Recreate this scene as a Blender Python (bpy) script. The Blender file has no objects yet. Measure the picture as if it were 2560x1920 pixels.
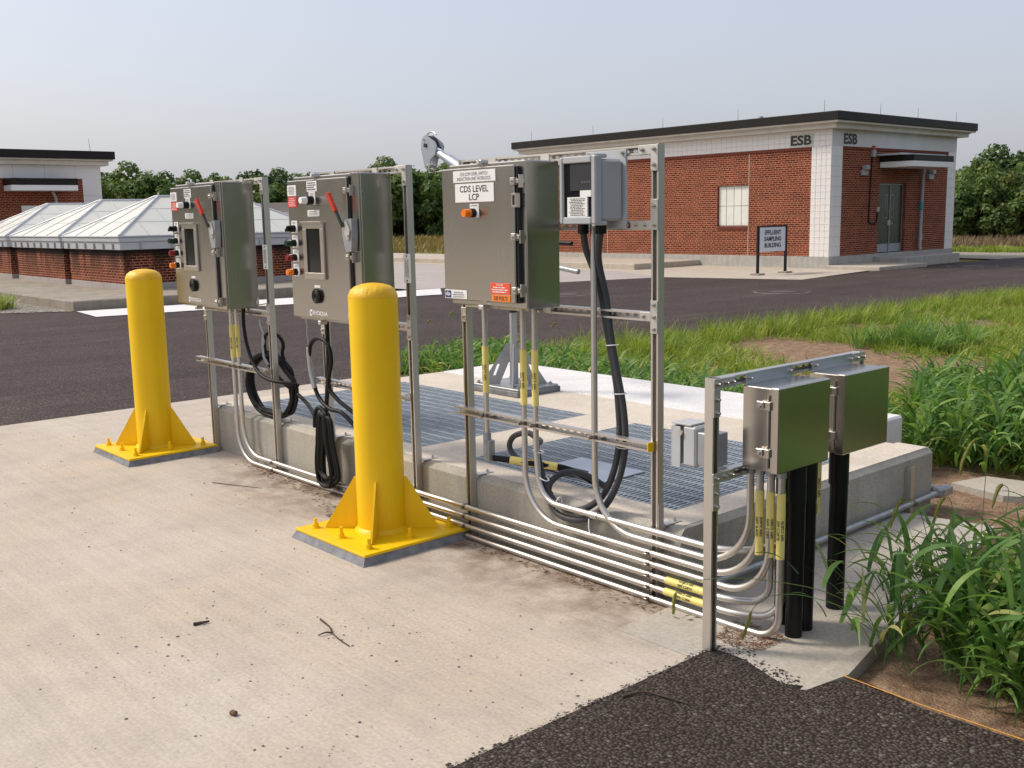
import bpy, math, random
import numpy as np
from mathutils import Vector, Matrix

R = math.radians
rng = np.random.default_rng(7)
random.seed(7)
sc = bpy.context.scene
col = sc.collection

# ------------------------------------------------------------------ camera
cam_d = bpy.data.cameras.new('camera')
cam = bpy.data.objects.new('camera', cam_d)
col.objects.link(cam)
sc.camera = cam
PITCH, ROLL, YAW = R(9.11592), R(-1.10648), R(138.66520)
fw = Vector((math.cos(YAW) * math.cos(PITCH), math.sin(YAW) * math.cos(PITCH), -math.sin(PITCH)))
rt = fw.cross(Vector((0, 0, 1))).normalized()
up = rt.cross(fw)
rt2 = rt * math.cos(ROLL) + up * math.sin(ROLL)
up2 = -rt * math.sin(ROLL) + up * math.cos(ROLL)
cam.matrix_world = Matrix(((rt2.x, up2.x, -fw.x, 0), (rt2.y, up2.y, -fw.y, 0), (rt2.z, up2.z, -fw.z, 1.8), (0, 0, 0, 1)))
cam_d.sensor_width = 36.0
cam_d.lens = 36.0 * 2600.62 / 2560.0
cam_d.clip_start = 0.05
cam_d.clip_end = 2000

# ------------------------------------------------------------------ sky, sun, exposure
SUN_AZ, SUN_EL = R(35), R(46)            # direction the light travels in plan, height of the sun
world = bpy.data.worlds.new('World')
sc.world = world
world.use_nodes = True
wn = world.node_tree
bg = wn.nodes['Background']
sky = wn.nodes.new('ShaderNodeTexSky')
sky.sky_type = 'NISHITA'
sky.sun_disc = False
sky.sun_elevation = SUN_EL
sky.sun_rotation = math.atan2(-math.cos(SUN_AZ), -math.sin(SUN_AZ))
sky.air_density = 1.0
sky.dust_density = 5.0
sky.ozone_density = 1.0
sky.altitude = 50
veil = wn.nodes.new('ShaderNodeMix')          # an even summer haze over the whole sky
veil.data_type = 'RGBA'
hz_c = wn.nodes.new('ShaderNodeTexCoord'); hz_n = wn.nodes.new('ShaderNodeTexNoise'); hz_n.inputs['Scale'].default_value = 1.7; hz_n.inputs['Detail'].default_value = 5
hz_m = wn.nodes.new('ShaderNodeMapRange'); hz_m.inputs['To Min'].default_value = 0.42; hz_m.inputs['To Max'].default_value = 0.60
wn.links.new(hz_c.outputs['Generated'], hz_n.inputs['Vector']); wn.links.new(hz_n.outputs[0], hz_m.inputs[0]); wn.links.new(hz_m.outputs[0], veil.inputs[0])
veil.inputs[7].default_value = (4.95, 5.1, 5.75, 1)
wn.links.new(sky.outputs[0], veil.inputs[6])
wn.links.new(veil.outputs[2], bg.inputs[0])
bg.inputs[1].default_value = 0.15
sun_d = bpy.data.lights.new('sun', 'SUN')
sun_d.energy = 2.5
sun_d.angle = R(9)
sun_d.color = (1.0, 0.92, 0.80)
sun = bpy.data.objects.new('sun', sun_d)
col.objects.link(sun)
sd = Vector((math.cos(SUN_AZ) * math.cos(SUN_EL), math.sin(SUN_AZ) * math.cos(SUN_EL), -math.sin(SUN_EL)))
sun.rotation_euler = sd.to_track_quat('-Z', 'Y').to_euler()
sun.location = (0, 0, 30)
sc.view_settings.view_transform = 'Standard'
sc.view_settings.look = 'None'
sc.view_settings.gamma = 1
sc.view_settings.use_curve_mapping = False
sc.view_settings.exposure = 0.14
sc.render.engine = 'CYCLES'
sc.cycles.max_bounces = 6
sc.cycles.use_denoising = True

# ------------------------------------------------------------------ mesh helpers
def V(*a):
    return Vector(a)

class MB:
    def __init__(s):
        s.v, s.f, s.sm = [], [], []
    def add(s, vs, fs, smooth=False):
        o = len(s.v)
        s.v += [tuple(p) for p in vs]
        s.f += [tuple(i + o for i in f) for f in fs]
        s.sm += [smooth] * len(fs)
        return s
    def obox(s, c, ax, h, bev=0.0):
        c = Vector(c); a = [Vector(x).normalized() for x in ax]
        if bev <= 0:
            vs = [c + a[0] * h[0] * x + a[1] * h[1] * y + a[2] * h[2] * z for x in (-1, 1) for y in (-1, 1) for z in (-1, 1)]
            return s.add(vs, [(0, 1, 3, 2), (4, 6, 7, 5), (0, 4, 5, 1), (2, 3, 7, 6), (0, 2, 6, 4), (1, 5, 7, 3)])
        b = min(bev, min(h) * 0.9)
        vs, idx = [], {}
        for x in (-1, 1):
            for y in (-1, 1):
                for z in (-1, 1):
                    sg = (x, y, z)
                    for k in range(3):
                        q = [sg[i] * (h[i] - (0 if i == k else b)) for i in range(3)]
                        idx[(x, y, z, k)] = len(vs)
                        vs.append(c + a[0] * q[0] + a[1] * q[1] + a[2] * q[2])
        fs = []
        for k in range(3):
            i, j = [t for t in range(3) if t != k]
            for sg in (-1, 1):
                loop = []
                for (p, q) in ((-1, -1), (1, -1), (1, 1), (-1, 1)):
                    t = [0, 0, 0]; t[k] = sg; t[i] = p; t[j] = q
                    loop.append(idx[(t[0], t[1], t[2], k)])
                fs.append(tuple(loop))
        for k in range(3):
            i, j = [t for t in range(3) if t != k]
            for p in (-1, 1):
                for q in (-1, 1):
                    t0 = [0, 0, 0]; t1 = [0, 0, 0]
                    t0[k] = -1; t1[k] = 1
                    for t in (t0, t1):
                        t[i] = p; t[j] = q
                    fs.append((idx[(*t0, i)], idx[(*t1, i)], idx[(*t1, j)], idx[(*t0, j)]))
        for x in (-1, 1):
            for y in (-1, 1):
                for z in (-1, 1):
                    fs.append(tuple(idx[(x, y, z, k)] for k in range(3)))
        return s.add(vs, fs)
    def box(s, x0, x1, y0, y1, z0, z1, bev=0.0):
        return s.obox(((x0 + x1) / 2, (y0 + y1) / 2, (z0 + z1) / 2), ((1, 0, 0), (0, 1, 0), (0, 0, 1)),
                      (abs(x1 - x0) / 2, abs(y1 - y0) / 2, abs(z1 - z0) / 2), bev)
    def cyl(s, p0, p1, r0, r1=None, n=14, caps=True):
        p0, p1 = Vector(p0), Vector(p1)
        r1 = r0 if r1 is None else r1
        d = (p1 - p0).normalized()
        t = Vector((0, 0, 1)) if abs(d.z) < 0.9 else Vector((1, 0, 0))
        a = d.cross(t).normalized(); b = d.cross(a)
        vs = []
        for (p, r) in ((p0, r0), (p1, r1)):
            vs += [p + (a * math.cos(2 * math.pi * i / n) + b * math.sin(2 * math.pi * i / n)) * r for i in range(n)]
        s.add(vs, [(i, (i + 1) % n, n + (i + 1) % n, n + i) for i in range(n)], True)
        if caps:
            s.add(vs[:n], [tuple(reversed(range(n)))]); s.add(vs[n:], [tuple(range(n))])
        return s
    def lathe(s, base, prof, n=32, axis=(0, 0, 1)):
        d = Vector(axis).normalized()
        t = Vector((0, 0, 1)) if abs(d.z) < 0.9 else Vector((1, 0, 0))
        a = d.cross(t).normalized(); b = d.cross(a)
        base = Vector(base); vs = []
        for (r, h) in prof:
            vs += [base + d * h + (a * math.cos(2 * math.pi * i / n) + b * math.sin(2 * math.pi * i / n)) * r for i in range(n)]
        fs = []
        for k in range(len(prof) - 1):
            fs += [(k * n + i, k * n + (i + 1) % n, (k + 1) * n + (i + 1) % n, (k + 1) * n + i) for i in range(n)]
        s.add(vs, fs, True)
        s.add(vs[-n:], [tuple(range(n))])
        return s
    def tube(s, pts, r, n=10, closed=False, caps=True, rfun=None):
        P = [Vector(p) for p in pts]; m = len(P)
        T = []
        for i in range(m):
            a = P[(i - 1) % m] if (closed or i > 0) else P[i]
            b = P[(i + 1) % m] if (closed or i < m - 1) else P[i]
            T.append((b - a).normalized())
        t = Vector((0, 0, 1)) if abs(T[0].z) < 0.9 else Vector((1, 0, 0))
        u = T[0].cross(t).normalized()
        vs = []
        for i in range(m):
            u = (u - T[i] * u.dot(T[i]))
            u = u.normalized() if u.length > 1e-6 else T[i].orthogonal().normalized()
            w = T[i].cross(u)
            rr = rfun(i / max(1, m - 1)) if rfun else r
            vs += [P[i] + (u * math.cos(2 * math.pi * k / n) + w * math.sin(2 * math.pi * k / n)) * rr for k in range(n)]
        fs = []
        for i in range(m if closed else m - 1):
            j = (i + 1) % m
            fs += [(i * n + k, i * n + (k + 1) % n, j * n + (k + 1) % n, j * n + k) for k in range(n)]
        s.add(vs, fs, True)
        if caps and not closed:
            s.add(vs[:n], [tuple(reversed(range(n)))]); s.add(vs[-n:], [tuple(range(n))])
        return s
    def prism(s, poly, ext):
        P = [Vector(p) for p in poly]; e = Vector(ext); n = len(P)
        s.add(P + [p + e for p in P], [tuple(range(n)), tuple(reversed(range(n, 2 * n)))] +
              [(i, n + i, n + (i + 1) % n, (i + 1) % n) for i in range(n)])
        return s
    def poly(s, pts):
        return s.add(pts, [tuple(range(len(pts)))])
    def channel(s, p0, p1, od, w=0.0413, d=0.0413, t=0.0027, lip=0.0095, slots=False, pitch=0.0508):
        p0, p1 = Vector(p0), Vector(p1); L = (p1 - p0).length; e = (p1 - p0) / L
        u = Vector(od).normalized(); v = e.cross(u).normalized()
        h, g = w / 2, d / 2
        pr = [(-g, -h), (g, -h), (g, -h + lip), (g - 3 * t, -h + lip), (g - 3 * t, -h + lip - t), (g - t, -h + lip - t), (g - t, -h + t), (-g + t, -h + t),
              (-g + t, h - t), (g - t, h - t), (g - t, h - lip + t), (g - 3 * t, h - lip + t), (g - 3 * t, h - lip), (g, h - lip), (g, h), (-g, h)]
        n = len(pr)
        vs = [p + u * a + v * b for p in (p0, p1) for (a, b) in pr]
        fs = [tuple(reversed(range(n))), tuple(range(n, 2 * n))]
        for i in range(n):
            if slots and i in (7, n - 1):
                continue
            fs.append((i, (i + 1) % n, n + (i + 1) % n, n + i))
        s.add(vs, fs)
        if slots:
            k = max(1, int(round(L / pitch))); q = L / k; hl, hh, c = 0.0143, 0.0071, 0.005
            for i in range(k):
                c0, c1 = i * q, (i + 1) * q; m = (c0 + c1) / 2
                def P(a, b): return p0 + e * a + u * (-g + t / 2) + v * b
                w8 = [P(c0, -h), P(c0, h), P(c1, h), P(c1, -h), P(m - hl, -hh + c), P(m - hl, hh - c), P(m - hl + c, hh), P(m + hl - c, hh),
                      P(m + hl, hh - c), P(m + hl, -hh + c), P(m + hl - c, -hh), P(m - hl + c, -hh)]
                s.add(w8, [(0, 4, 5, 1), (1, 5, 6), (1, 6, 7, 2), (2, 7, 8), (2, 8, 9, 3), (3, 9, 10), (3, 10, 11, 0), (0, 11, 4)])
        return s
    def mesh(s, name):
        me = bpy.data.meshes.new(name)
        me.from_pydata(s.v, [], s.f)
        me.polygons.foreach_set('use_smooth', s.sm)
        me.update()
        return me
    def build(s, name, m, parent=None, label=None, cat=None, group=None, kind=None):
        return link(name, s.mesh(name), m, parent, label, cat, group, kind)

def tag(o, label=None, cat=None, group=None, kind=None):
    if label: o['label'] = label
    if cat: o['category'] = cat
    if group: o['group'] = group
    if kind: o['kind'] = kind
    return o

def link(name, me, m, parent=None, label=None, cat=None, group=None, kind=None):
    o = bpy.data.objects.new(name, me)
    if m is not None and len(me.materials) == 0:
        me.materials.append(m)
    col.objects.link(o)
    if parent is not None:
        o.parent = parent
        if parent.parent is None:
            o.matrix_parent_inverse = Matrix.Translation(-Vector(parent.location))
    return tag(o, label, cat, group, kind)

def thing(name, loc, label, cat, group=None):
    o = bpy.data.objects.new(name, None)
    o.empty_display_size = 0.1
    o.location = loc
    col.objects.link(o)
    return tag(o, label, cat, group)

def copy_tree(o, parent=None, delta=None):
    c = o.copy(); col.objects.link(c)
    if parent is not None:
        c.parent = parent
        c.matrix_parent_inverse = o.matrix_parent_inverse.copy()
    if delta is not None:
        c.location = Vector(o.location) + Vector(delta)
    for ch in list(o.children):
        copy_tree(ch, c)
    return c

def fillet(pts, r, n=8):
    P = [Vector(p) for p in pts]; out = [P[0]]
    for i in range(1, len(P) - 1):
        a, b, c = P[i - 1], P[i], P[i + 1]
        d0, d1 = (a - b).normalized(), (c - b).normalized()
        ang = d0.angle(d1)
        t = min(r / math.tan(ang / 2), (a - b).length * 0.49 if i > 1 else (a - b).length * 0.95, (c - b).length * 0.49 if i < len(P) - 2 else (c - b).length * 0.95)
        rr = t * math.tan(ang / 2)
        ctr = b + (d0 + d1).normalized() * (rr / math.sin(ang / 2))
        s0, s1 = b + d0 * t - ctr, b + d1 * t - ctr
        om = s0.angle(s1)
        for k in range(n + 1):
            q = k / n
            out.append(ctr + (s0 * math.sin((1 - q) * om) + s1 * math.sin(q * om)) / math.sin(om))
    out.append(P[-1])
    return out

def spline(pts, n=8, closed=False):
    P = [Vector(p) for p in pts]; m = len(P); out = []
    rngi = range(m) if closed else range(m - 1)
    for i in rngi:
        p0 = P[(i - 1) % m] if (closed or i > 0) else P[0]
        p1, p2 = P[i], P[(i + 1) % m]
        p3 = P[(i + 2) % m] if (closed or i < m - 2) else P[-1]
        for k in range(n):
            t = k / n
            out.append(0.5 * ((2 * p1) + (p2 - p0) * t + (2 * p0 - 5 * p1 + 4 * p2 - p3) * t * t + (3 * p1 - p0 - 3 * p2 + p3) * t ** 3))
    if not closed:
        out.append(P[-1])
    return out

# ------------------------------------------------------------------ material helpers
class NT:
    def __init__(s, name):
        s.m = bpy.data.materials.new(name); s.m.use_nodes = True
        s.t = s.m.node_tree; s.b = s.t.nodes['Principled BSDF']; s._c = None
    def n(s, typ, **kw):
        o = s.t.nodes.new(typ)
        for k, v in kw.items():
            setattr(o, k, v)
        return o
    def l(s, a, b): s.t.links.new(a, b)
    def coord(s, scale=None, out='Object'):
        if s._c is None: s._c = s.n('ShaderNodeTexCoord')
        c = s._c.outputs[out]
        if scale is None: return c
        mp = s.n('ShaderNodeMapping'); mp.inputs['Scale'].default_value = scale
        s.l(c, mp.inputs[0]); return mp.outputs[0]
    def noise(s, scale, detail=4, rough=0.55, vec=None, dist=0.0):
        o = s.n('ShaderNodeTexNoise'); o.inputs['Scale'].default_value = scale; o.inputs['Detail'].default_value = detail
        o.inputs['Roughness'].default_value = rough; o.inputs['Distortion'].default_value = dist
        s.l(vec if vec is not None else s.coord(), o.inputs['Vector']); return o.outputs[0]
    def voro(s, scale, vec=None, feature='F1', out='Distance'):
        o = s.n('ShaderNodeTexVoronoi'); o.feature = feature; o.inputs['Scale'].default_value = scale
        s.l(vec if vec is not None else s.coord(), o.inputs['Vector']); return o.outputs[out]
    def ramp(s, fac, stops, interp='LINEAR'):
        o = s.n('ShaderNodeValToRGB'); e = o.color_ramp.elements; o.color_ramp.interpolation = interp
        while len(e) < len(stops): e.new(0.5)
        for el, (p, c) in zip(e, stops):
            el.position = p; el.color = (c[0], c[1], c[2], 1) if hasattr(c, '__len__') else (c, c, c, 1)
        s.l(fac, o.inputs[0]); return o.outputs[0]
    def mix(s, fac, a, b, mode='MIX'):
        o = s.n('ShaderNodeMix', data_type='RGBA', blend_type=mode)
        for sock, v in ((o.inputs[0], fac), (o.inputs[6], a), (o.inputs[7], b)):
            if hasattr(v, 'links'): s.l(v, sock)
            elif hasattr(v, '__len__'): sock.default_value = (v[0], v[1], v[2], 1)
            else: sock.default_value = v if sock == o.inputs[0] else (v, v, v, 1)
        return o.outputs[2]
    def math(s, op, a, b=0.0, clamp=False):
        o = s.n('ShaderNodeMath', operation=op); o.use_clamp = clamp
        for i, v in enumerate((a, b)):
            if hasattr(v, 'links'): s.l(v, o.inputs[i])
            else: o.inputs[i].default_value = v
        return o.outputs[0]
    def bump(s, h, strength=0.2, dist=0.01, prev=None):
        o = s.n('ShaderNodeBump'); o.inputs['Strength'].default_value = strength; o.inputs['Distance'].default_value = dist
        s.l(h, o.inputs['Height'])
        if prev is not None: s.l(prev, o.inputs['Normal'])
        return o.outputs[0]
    def done(s, color=None, rough=None, metal=None, normal=None, spec=None):
        for key, v in (('Base Color', color), ('Roughness', rough), ('Metallic', metal), ('Normal', normal), ('Specular IOR Level', spec)):
            if v is None: continue
            k = s.b.inputs[key]
            if hasattr(v, 'links'): s.l(v, k)
            elif hasattr(v, '__len__'): k.default_value = (v[0], v[1], v[2], 1)
            else: k.default_value = v
        return s.m

def plain(name, c, rough=0.5, metal=0.0, var=0.12, scale=6.0, bump=0.0, bscale=60.0, spec=None):
    t = NT(name)
    n1 = t.noise(scale, 5)
    d = tuple(x * (1 - var) for x in c); l_ = tuple(min(1, x * (1 + var)) for x in c)
    cc = t.ramp(n1, [(0.3, d), (0.7, l_)])
    rr = t.math('MULTIPLY_ADD', t.noise(scale * 2.3, 4), 0.16); t.t.nodes[-1].inputs[2].default_value = max(0.02, rough - 0.08)
    nm = t.bump(t.noise(bscale, 4), bump, 0.004) if bump > 0 else None
    return t.done(cc, rr, metal, nm, spec)

M = {}
# ---- concretes
def concrete(name, c, warm, dark, stain=None, broom=True, spots=True, pits=False):
    t = NT(name)
    big = t.noise(0.7, 4, 0.6); med = t.noise(3.5, 5, 0.6); fine = t.noise(60, 3, 0.6)
    cc = t.mix(t.ramp(big, [(0.35, 0.0), (0.65, 1.0)]), c, warm)
    cc = t.mix(t.math('MULTIPLY', t.ramp(med, [(0.42, 0.0), (0.72, 1.0)]), 0.5), cc, dark)
    cc = t.mix(0.35, cc, t.ramp(fine, [(0.3, 0.55), (0.7, 1.35)]), 'MULTIPLY')
    if spots:
        sp = t.ramp(t.voro(17), [(0.028, 1.0), (0.055, 0.0)])
        spm = t.ramp(t.noise(5, 3), [(0.47, 0.0), (0.56, 1.0)])
        cc = t.mix(t.math('MULTIPLY', sp, t.math('MULTIPLY', spm, 0.75)), cc, tuple(x * 0.25 for x in c))
        sp2 = t.ramp(t.voro(55), [(0.05, 1.0), (0.12, 0.0)])
        cc = t.mix(t.math('MULTIPLY', sp2, t.math('MULTIPLY', t.ramp(t.noise(2.2, 4), [(0.45, 0), (0.62, 1)]), 0.5)), cc, tuple(x * 0.4 for x in c))
    blot = t.ramp(t.noise(1.5, 6, 0.62, dist=0.6), [(0.50, 0.0), (0.68, 1.0)])
    cc = t.mix(t.math('MULTIPLY', blot, 0.32), cc, tuple(x * 0.62 for x in c))
    h = t.math('ADD', t.math('MULTIPLY', fine, 0.5), t.math('MULTIPLY', t.noise(220, 2), 0.5))
    if broom:
        br = t.noise(1.0, 3, 0.7, vec=t.coord((0.8, 95, 1)))
        br2 = t.noise(1.0, 2, 0.6, vec=t.coord((0.35, 22, 1)))
        cc = t.mix(0.14, cc, t.ramp(br, [(0.3, 0.62), (0.7, 1.3)]), 'MULTIPLY')
        cc = t.mix(0.12, cc, t.ramp(br2, [(0.38, 0.7), (0.6, 1.15)]), 'MULTIPLY')
        h = t.math('ADD', h, t.math('MULTIPLY', br, 0.7))
    if pits:
        pt = t.ramp(t.voro(16), [(0.05, 1.0), (0.09, 0.0)])
        ptm = t.math('MULTIPLY', pt, t.ramp(t.noise(9, 2), [(0.5, 0), (0.6, 1)]))
        cc = t.mix(t.math('MULTIPLY', ptm, 0.8), cc, tuple(x * 0.3 for x in c))
        run = t.ramp(t.noise(1.0, 4, 0.65, vec=t.coord((9, 9, 0.7))), [(0.5, 0), (0.66, 1)])
        cc = t.mix(t.math('MULTIPLY', run, 0.4), cc, tuple(x * 0.6 for x in c))
    if stain is not None:
        sep = t.n('ShaderNodeSeparateXYZ'); t.l(t.coord(), sep.inputs[0])
        y0, y1, sc_ = stain
        k = t.math('DIVIDE', t.math('SUBTRACT', sep.outputs[1], y0), y1 - y0, True)
        k = t.math('MULTIPLY', k, t.ramp(t.noise(4.5, 5, 0.65), [(0.38, 0), (0.62, 1)]))
        xk = t.math('MULTIPLY', t.math('DIVIDE', t.math('ADD', sep.outputs[0], 7.6), 1.0, True), t.math('DIVIDE', t.math('SUBTRACT', -2.6, sep.outputs[0]), 0.4, True))
        cc = t.mix(t.math('MULTIPLY', k, xk), cc, sc_)
    return t.done(cc, 0.85, 0, t.bump(h, 0.35, 0.004), 0.3)

M['apron'] = concrete('apron_concrete', (0.52, 0.46, 0.39), (0.50, 0.42, 0.33), (0.38, 0.335, 0.29), stain=(2.9, 3.62, (0.13, 0.075, 0.045)))
M['vault'] = concrete('vault_concrete', (0.40, 0.385, 0.34), (0.44, 0.40, 0.32), (0.27, 0.26, 0.23), broom=False, spots=False, pits=True)
M['slab_top'] = concrete('beige_slab_concrete', (0.64, 0.57, 0.48), (0.60, 0.52, 0.42), (0.50, 0.45, 0.39), broom=False, spots=False)
M['white_conc'] = concrete('pale_new_concrete', (0.75, 0.73, 0.71), (0.71, 0.69, 0.67), (0.60, 0.60, 0.61), broom=False, spots=False)
M['pad'] = concrete('pad_concrete', (0.45, 0.42, 0.37), (0.44, 0.39, 0.32), (0.31, 0.29, 0.27), broom=False)
M['old_conc'] = concrete('weathered_concrete', (0.30, 0.27, 0.22), (0.36, 0.31, 0.25), (0.13, 0.12, 0.10), broom=False, spots=False, pits=True)
M['pave'] = concrete('pavement_concrete', (0.46, 0.41, 0.34), (0.50, 0.43, 0.34), (0.36, 0.32, 0.28), broom=False, spots=False)
M['pave_grey'] = concrete('grey_pavement_concrete', (0.40, 0.36, 0.34), (0.44, 0.39, 0.36), (0.33, 0.30, 0.29), broom=False, spots=False)
M['plinth'] = concrete('plinth_concrete', (0.42, 0.41, 0.38), (0.46, 0.43, 0.37), (0.30, 0.29, 0.27), broom=False, spots=False, pits=True)

# ---- asphalt
def asphalt(name, c, scale, chips, rough=0.8, lanes=False, spec=0.15):
    t = NT(name)
    vec = t.coord()
    v1 = t.n('ShaderNodeTexVoronoi'); v1.inputs['Scale'].default_value = scale; v1.inputs['Randomness'].default_value = 0.9; t.l(vec, v1.inputs['Vector'])
    cell = t.n('ShaderNodeSeparateColor'); t.l(v1.outputs['Color'], cell.inputs[0])
    dark = tuple(x * 0.55 for x in c)
    cc = t.mix(t.ramp(cell.outputs[0], [(0.0, 0.0), (1.0, 1.0)]), dark, tuple(x * 1.55 for x in c))
    cc = t.mix(t.ramp(v1.outputs['Distance'], [(0.3, 0.0), (0.62, 1.0)]), cc, tuple(x * 0.3 for x in c))
    ch = t.ramp(cell.outputs[1], [(0.965, 0.0), (0.985, 1.0)])
    cc = t.mix(t.math('MULTIPLY', ch, chips), cc, (0.30, 0.27, 0.24))
    big = t.noise(0.8, 4)
    cc = t.mix(0.5, cc, t.ramp(big, [(0.3, 0.75), (0.7, 1.25)]), 'MULTIPLY')
    if lanes:
        st = t.noise(1.0, 5, 0.65, vec=t.coord((1.6, 0.12, 1)))
        cc = t.mix(0.55, cc, t.ramp(st, [(0.32, 0.72), (0.66, 1.4)]), 'MULTIPLY')
        sc2 = t.ramp(t.noise(1.0, 5, 0.7, vec=t.coord((0.9, 0.25, 1)), dist=0.4), [(0.62, 0.0), (0.78, 1.0)])
        cc = t.mix(t.math('MULTIPLY', sc2, 0.35), cc, (0.24, 0.20, 0.18))
    h = t.math('SUBTRACT', 1.0, v1.outputs['Distance'])
    return t.done(cc, rough, 0, t.bump(h, 0.9, 0.006), spec)
M['asphalt_near'] = asphalt('coarse_asphalt', (0.082, 0.064, 0.053), 78, 0.35, 0.85)
M['road'] = asphalt('road_asphalt', (0.098, 0.074, 0.067), 70, 0.5, 0.78, True)

# ---- metals
def steel(name, c, rough, axis='h', var=0.06):
    t = NT(name)
    sc_ = {'h': (2, 2, 330), 'v': (240, 240, 1.5)}[axis]
    smear = t.ramp(t.noise(1.0, 5, 0.65, vec=t.coord((14, 14, 1.6))), [(0.48, 0.0), (0.7, 1.0)])
    n1 = t.noise(1.0, 3, 0.6, vec=t.coord(sc_))
    n2 = t.noise(1.6, 3)
    cc = t.mix(0.22, c, t.ramp(n1, [(0.3, 0.86), (0.7, 1.12)]), 'MULTIPLY')
    rr = t.math('ADD', t.math('MULTIPLY', n2, var), rough - var / 2)
    rr = t.math('ADD', rr, t.math('MULTIPLY', smear, 0.02))
    cc = t.mix(t.math('MULTIPLY', smear, 0.05), cc, tuple(x * 0.7 for x in c))
    return t.done(cc, rr, 1.0, t.bump(n1, 0.03, 0.0006))
M['ss'] = steel('brushed_stainless', (0.47, 0.445, 0.41), 0.25)
M['ss_box'] = steel('brushed_stainless_box', (0.53, 0.505, 0.465), 0.24)
M['ss_small'] = steel('polished_small_stainless', (0.62, 0.585, 0.54), 0.30)
M['ss_rail'] = steel('stainless_strut', (0.64, 0.61, 0.57), 0.44, 'v')
M['fitting'] = steel('strut_fitting', (0.62, 0.60, 0.57), 0.50, 'v')
M['conduit'] = steel('aluminium_conduit', (0.62, 0.59, 0.555), 0.42, 'h')
M['clamp'] = steel('clamp_steel', (0.30, 0.27, 0.24), 0.4, 'h')
M['galv'] = plain('galvanised_conduit', (0.42, 0.43, 0.43), 0.45, 0.75, 0.15, 14)
M['galv_paint'] = plain('grey_cast_fitting', (0.33, 0.35, 0.37), 0.5, 0.5, 0.12, 10)
M['zinc'] = plain('zinc_plate', (0.46, 0.50, 0.55), 0.36, 0.7, 0.1, 8)
M['davit'] = plain('davit_grey', (0.42, 0.46, 0.52), 0.38, 0.6, 0.1, 8)
M['davit_dark'] = plain('davit_base_grey', (0.40, 0.40, 0.40), 0.5, 0.3, 0.1, 8)
M['grating'] = plain('galvanised_grating', (0.44, 0.48, 0.52), 0.45, 0.35, 0.18, 20)
M['dark_metal'] = plain('dark_metal', (0.05, 0.05, 0.05), 0.4, 0.6, 0.2, 20)
# ---- paints, plastics
def yellow_paint():
    t = NT('yellow_paint')
    n1 = t.noise(3, 4); n2 = t.noise(26, 4)
    cc = t.ramp(n1, [(0.3, (0.82, 0.515, 0.003)), (0.7, (0.87, 0.56, 0.004))])
    run = t.ramp(t.noise(1.0, 5, 0.6, vec=t.coord((22, 22, 0.8))), [(0.45, 0), (0.75, 1)])
    cc = t.mix(t.math('MULTIPLY', run, 0.18), cc, (0.62, 0.34, 0.003))
    chip = t.ramp(t.voro(26), [(0.03, 1), (0.05, 0)])
    cc = t.mix(t.math('MULTIPLY', chip, t.ramp(t.noise(7, 2), [(0.60, 0), (0.66, 1)])), cc, (0.16, 0.10, 0.05))
    return t.done(cc, t.math('ADD', t.math('MULTIPLY', n2, 0.18), 0.36), 0, t.bump(t.math('ADD', n2, t.noise(90, 3)), 0.10, 0.003), 0.35)
M['yellow'] = yellow_paint()
def yellow_rough():
    t = NT('yellow_paint_rough_cap')
    n1 = t.noise(20, 5, 0.7)
    return t.done(t.ramp(n1, [(0.3, (0.78, 0.44, 0.004)), (0.7, (0.88, 0.53, 0.01))]), 0.42, 0, t.bump(n1, 0.7, 0.012), 0.5)
M['yellow_cap'] = yellow_rough()
M['grout'] = plain('grey_grout', (0.19, 0.195, 0.21), 0.75, 0, 0.3, 16, 0.5, 45)
M['tape'] = plain('yellow_label_sleeve', (0.78, 0.66, 0.20), 0.45, 0, 0.06, 10)
M['white_label'] = plain('white_label', (0.80, 0.80, 0.78), 0.4, 0, 0.03, 12)
M['red_label'] = plain('red_label', (0.62, 0.035, 0.03), 0.45, 0, 0.08, 12)
M['orange_label'] = plain('orange_label', (0.85, 0.22, 0.02), 0.45, 0, 0.05, 12)
M['orange_red'] = plain('orange_red_label', (0.78, 0.09, 0.03), 0.45, 0, 0.05, 12)
M['ink'] = plain('black_ink', (0.02, 0.02, 0.022), 0.5, 0, 0.1, 12)
M['navy'] = plain('navy_ink', (0.02, 0.03, 0.16), 0.45, 0, 0.1, 12)
M['white_ink'] = plain('white_ink', (0.85, 0.85, 0.85), 0.45, 0, 0.02, 12)
M['grey_ink'] = plain('grey_ink', (0.22, 0.22, 0.24), 0.5, 0, 0.05, 12)
M['pink_ink'] = plain('pale_red_ink', (0.85, 0.62, 0.58), 0.5, 0, 0.05, 12)
M['black_rubber'] = plain('black_rubber', (0.007, 0.007, 0.007), 0.5, 0, 0.2, 30, 0.1, 120, 0.25)
M['black_pvc'] = plain('black_pipe', (0.007, 0.007, 0.0075), 0.35, 0, 0.3, 12, spec=0.3)
M['grey_flex'] = plain('grey_liquidtight', (0.05, 0.052, 0.057), 0.5, 0, 0.12, 20, spec=0.3)
M['grey_plastic'] = plain('grey_enclosure_plastic', (0.40, 0.41, 0.42), 0.45, 0, 0.05, 8)
M['grey_back'] = plain('grey_back_plate', (0.46, 0.47, 0.48), 0.42, 0, 0.05, 8)
M['red_grip'] = plain('red_grip', (0.62, 0.045, 0.02), 0.4, 0, 0.1, 10)
M['beacon'] = plain('faded_red_lens', (0.45, 0.10, 0.06), 0.4, 0, 0.1, 10)
M['green_btn'] = plain('green_lens', (0.004, 0.03, 0.015), 0.2, 0, 0.1, 10)
M['red_btn'] = plain('red_lens', (0.20, 0.004, 0.008), 0.2, 0, 0.1, 10)
M['amber'] = plain('amber_lens', (0.85, 0.20, 0.01), 0.18, 0, 0.1, 10)
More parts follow.
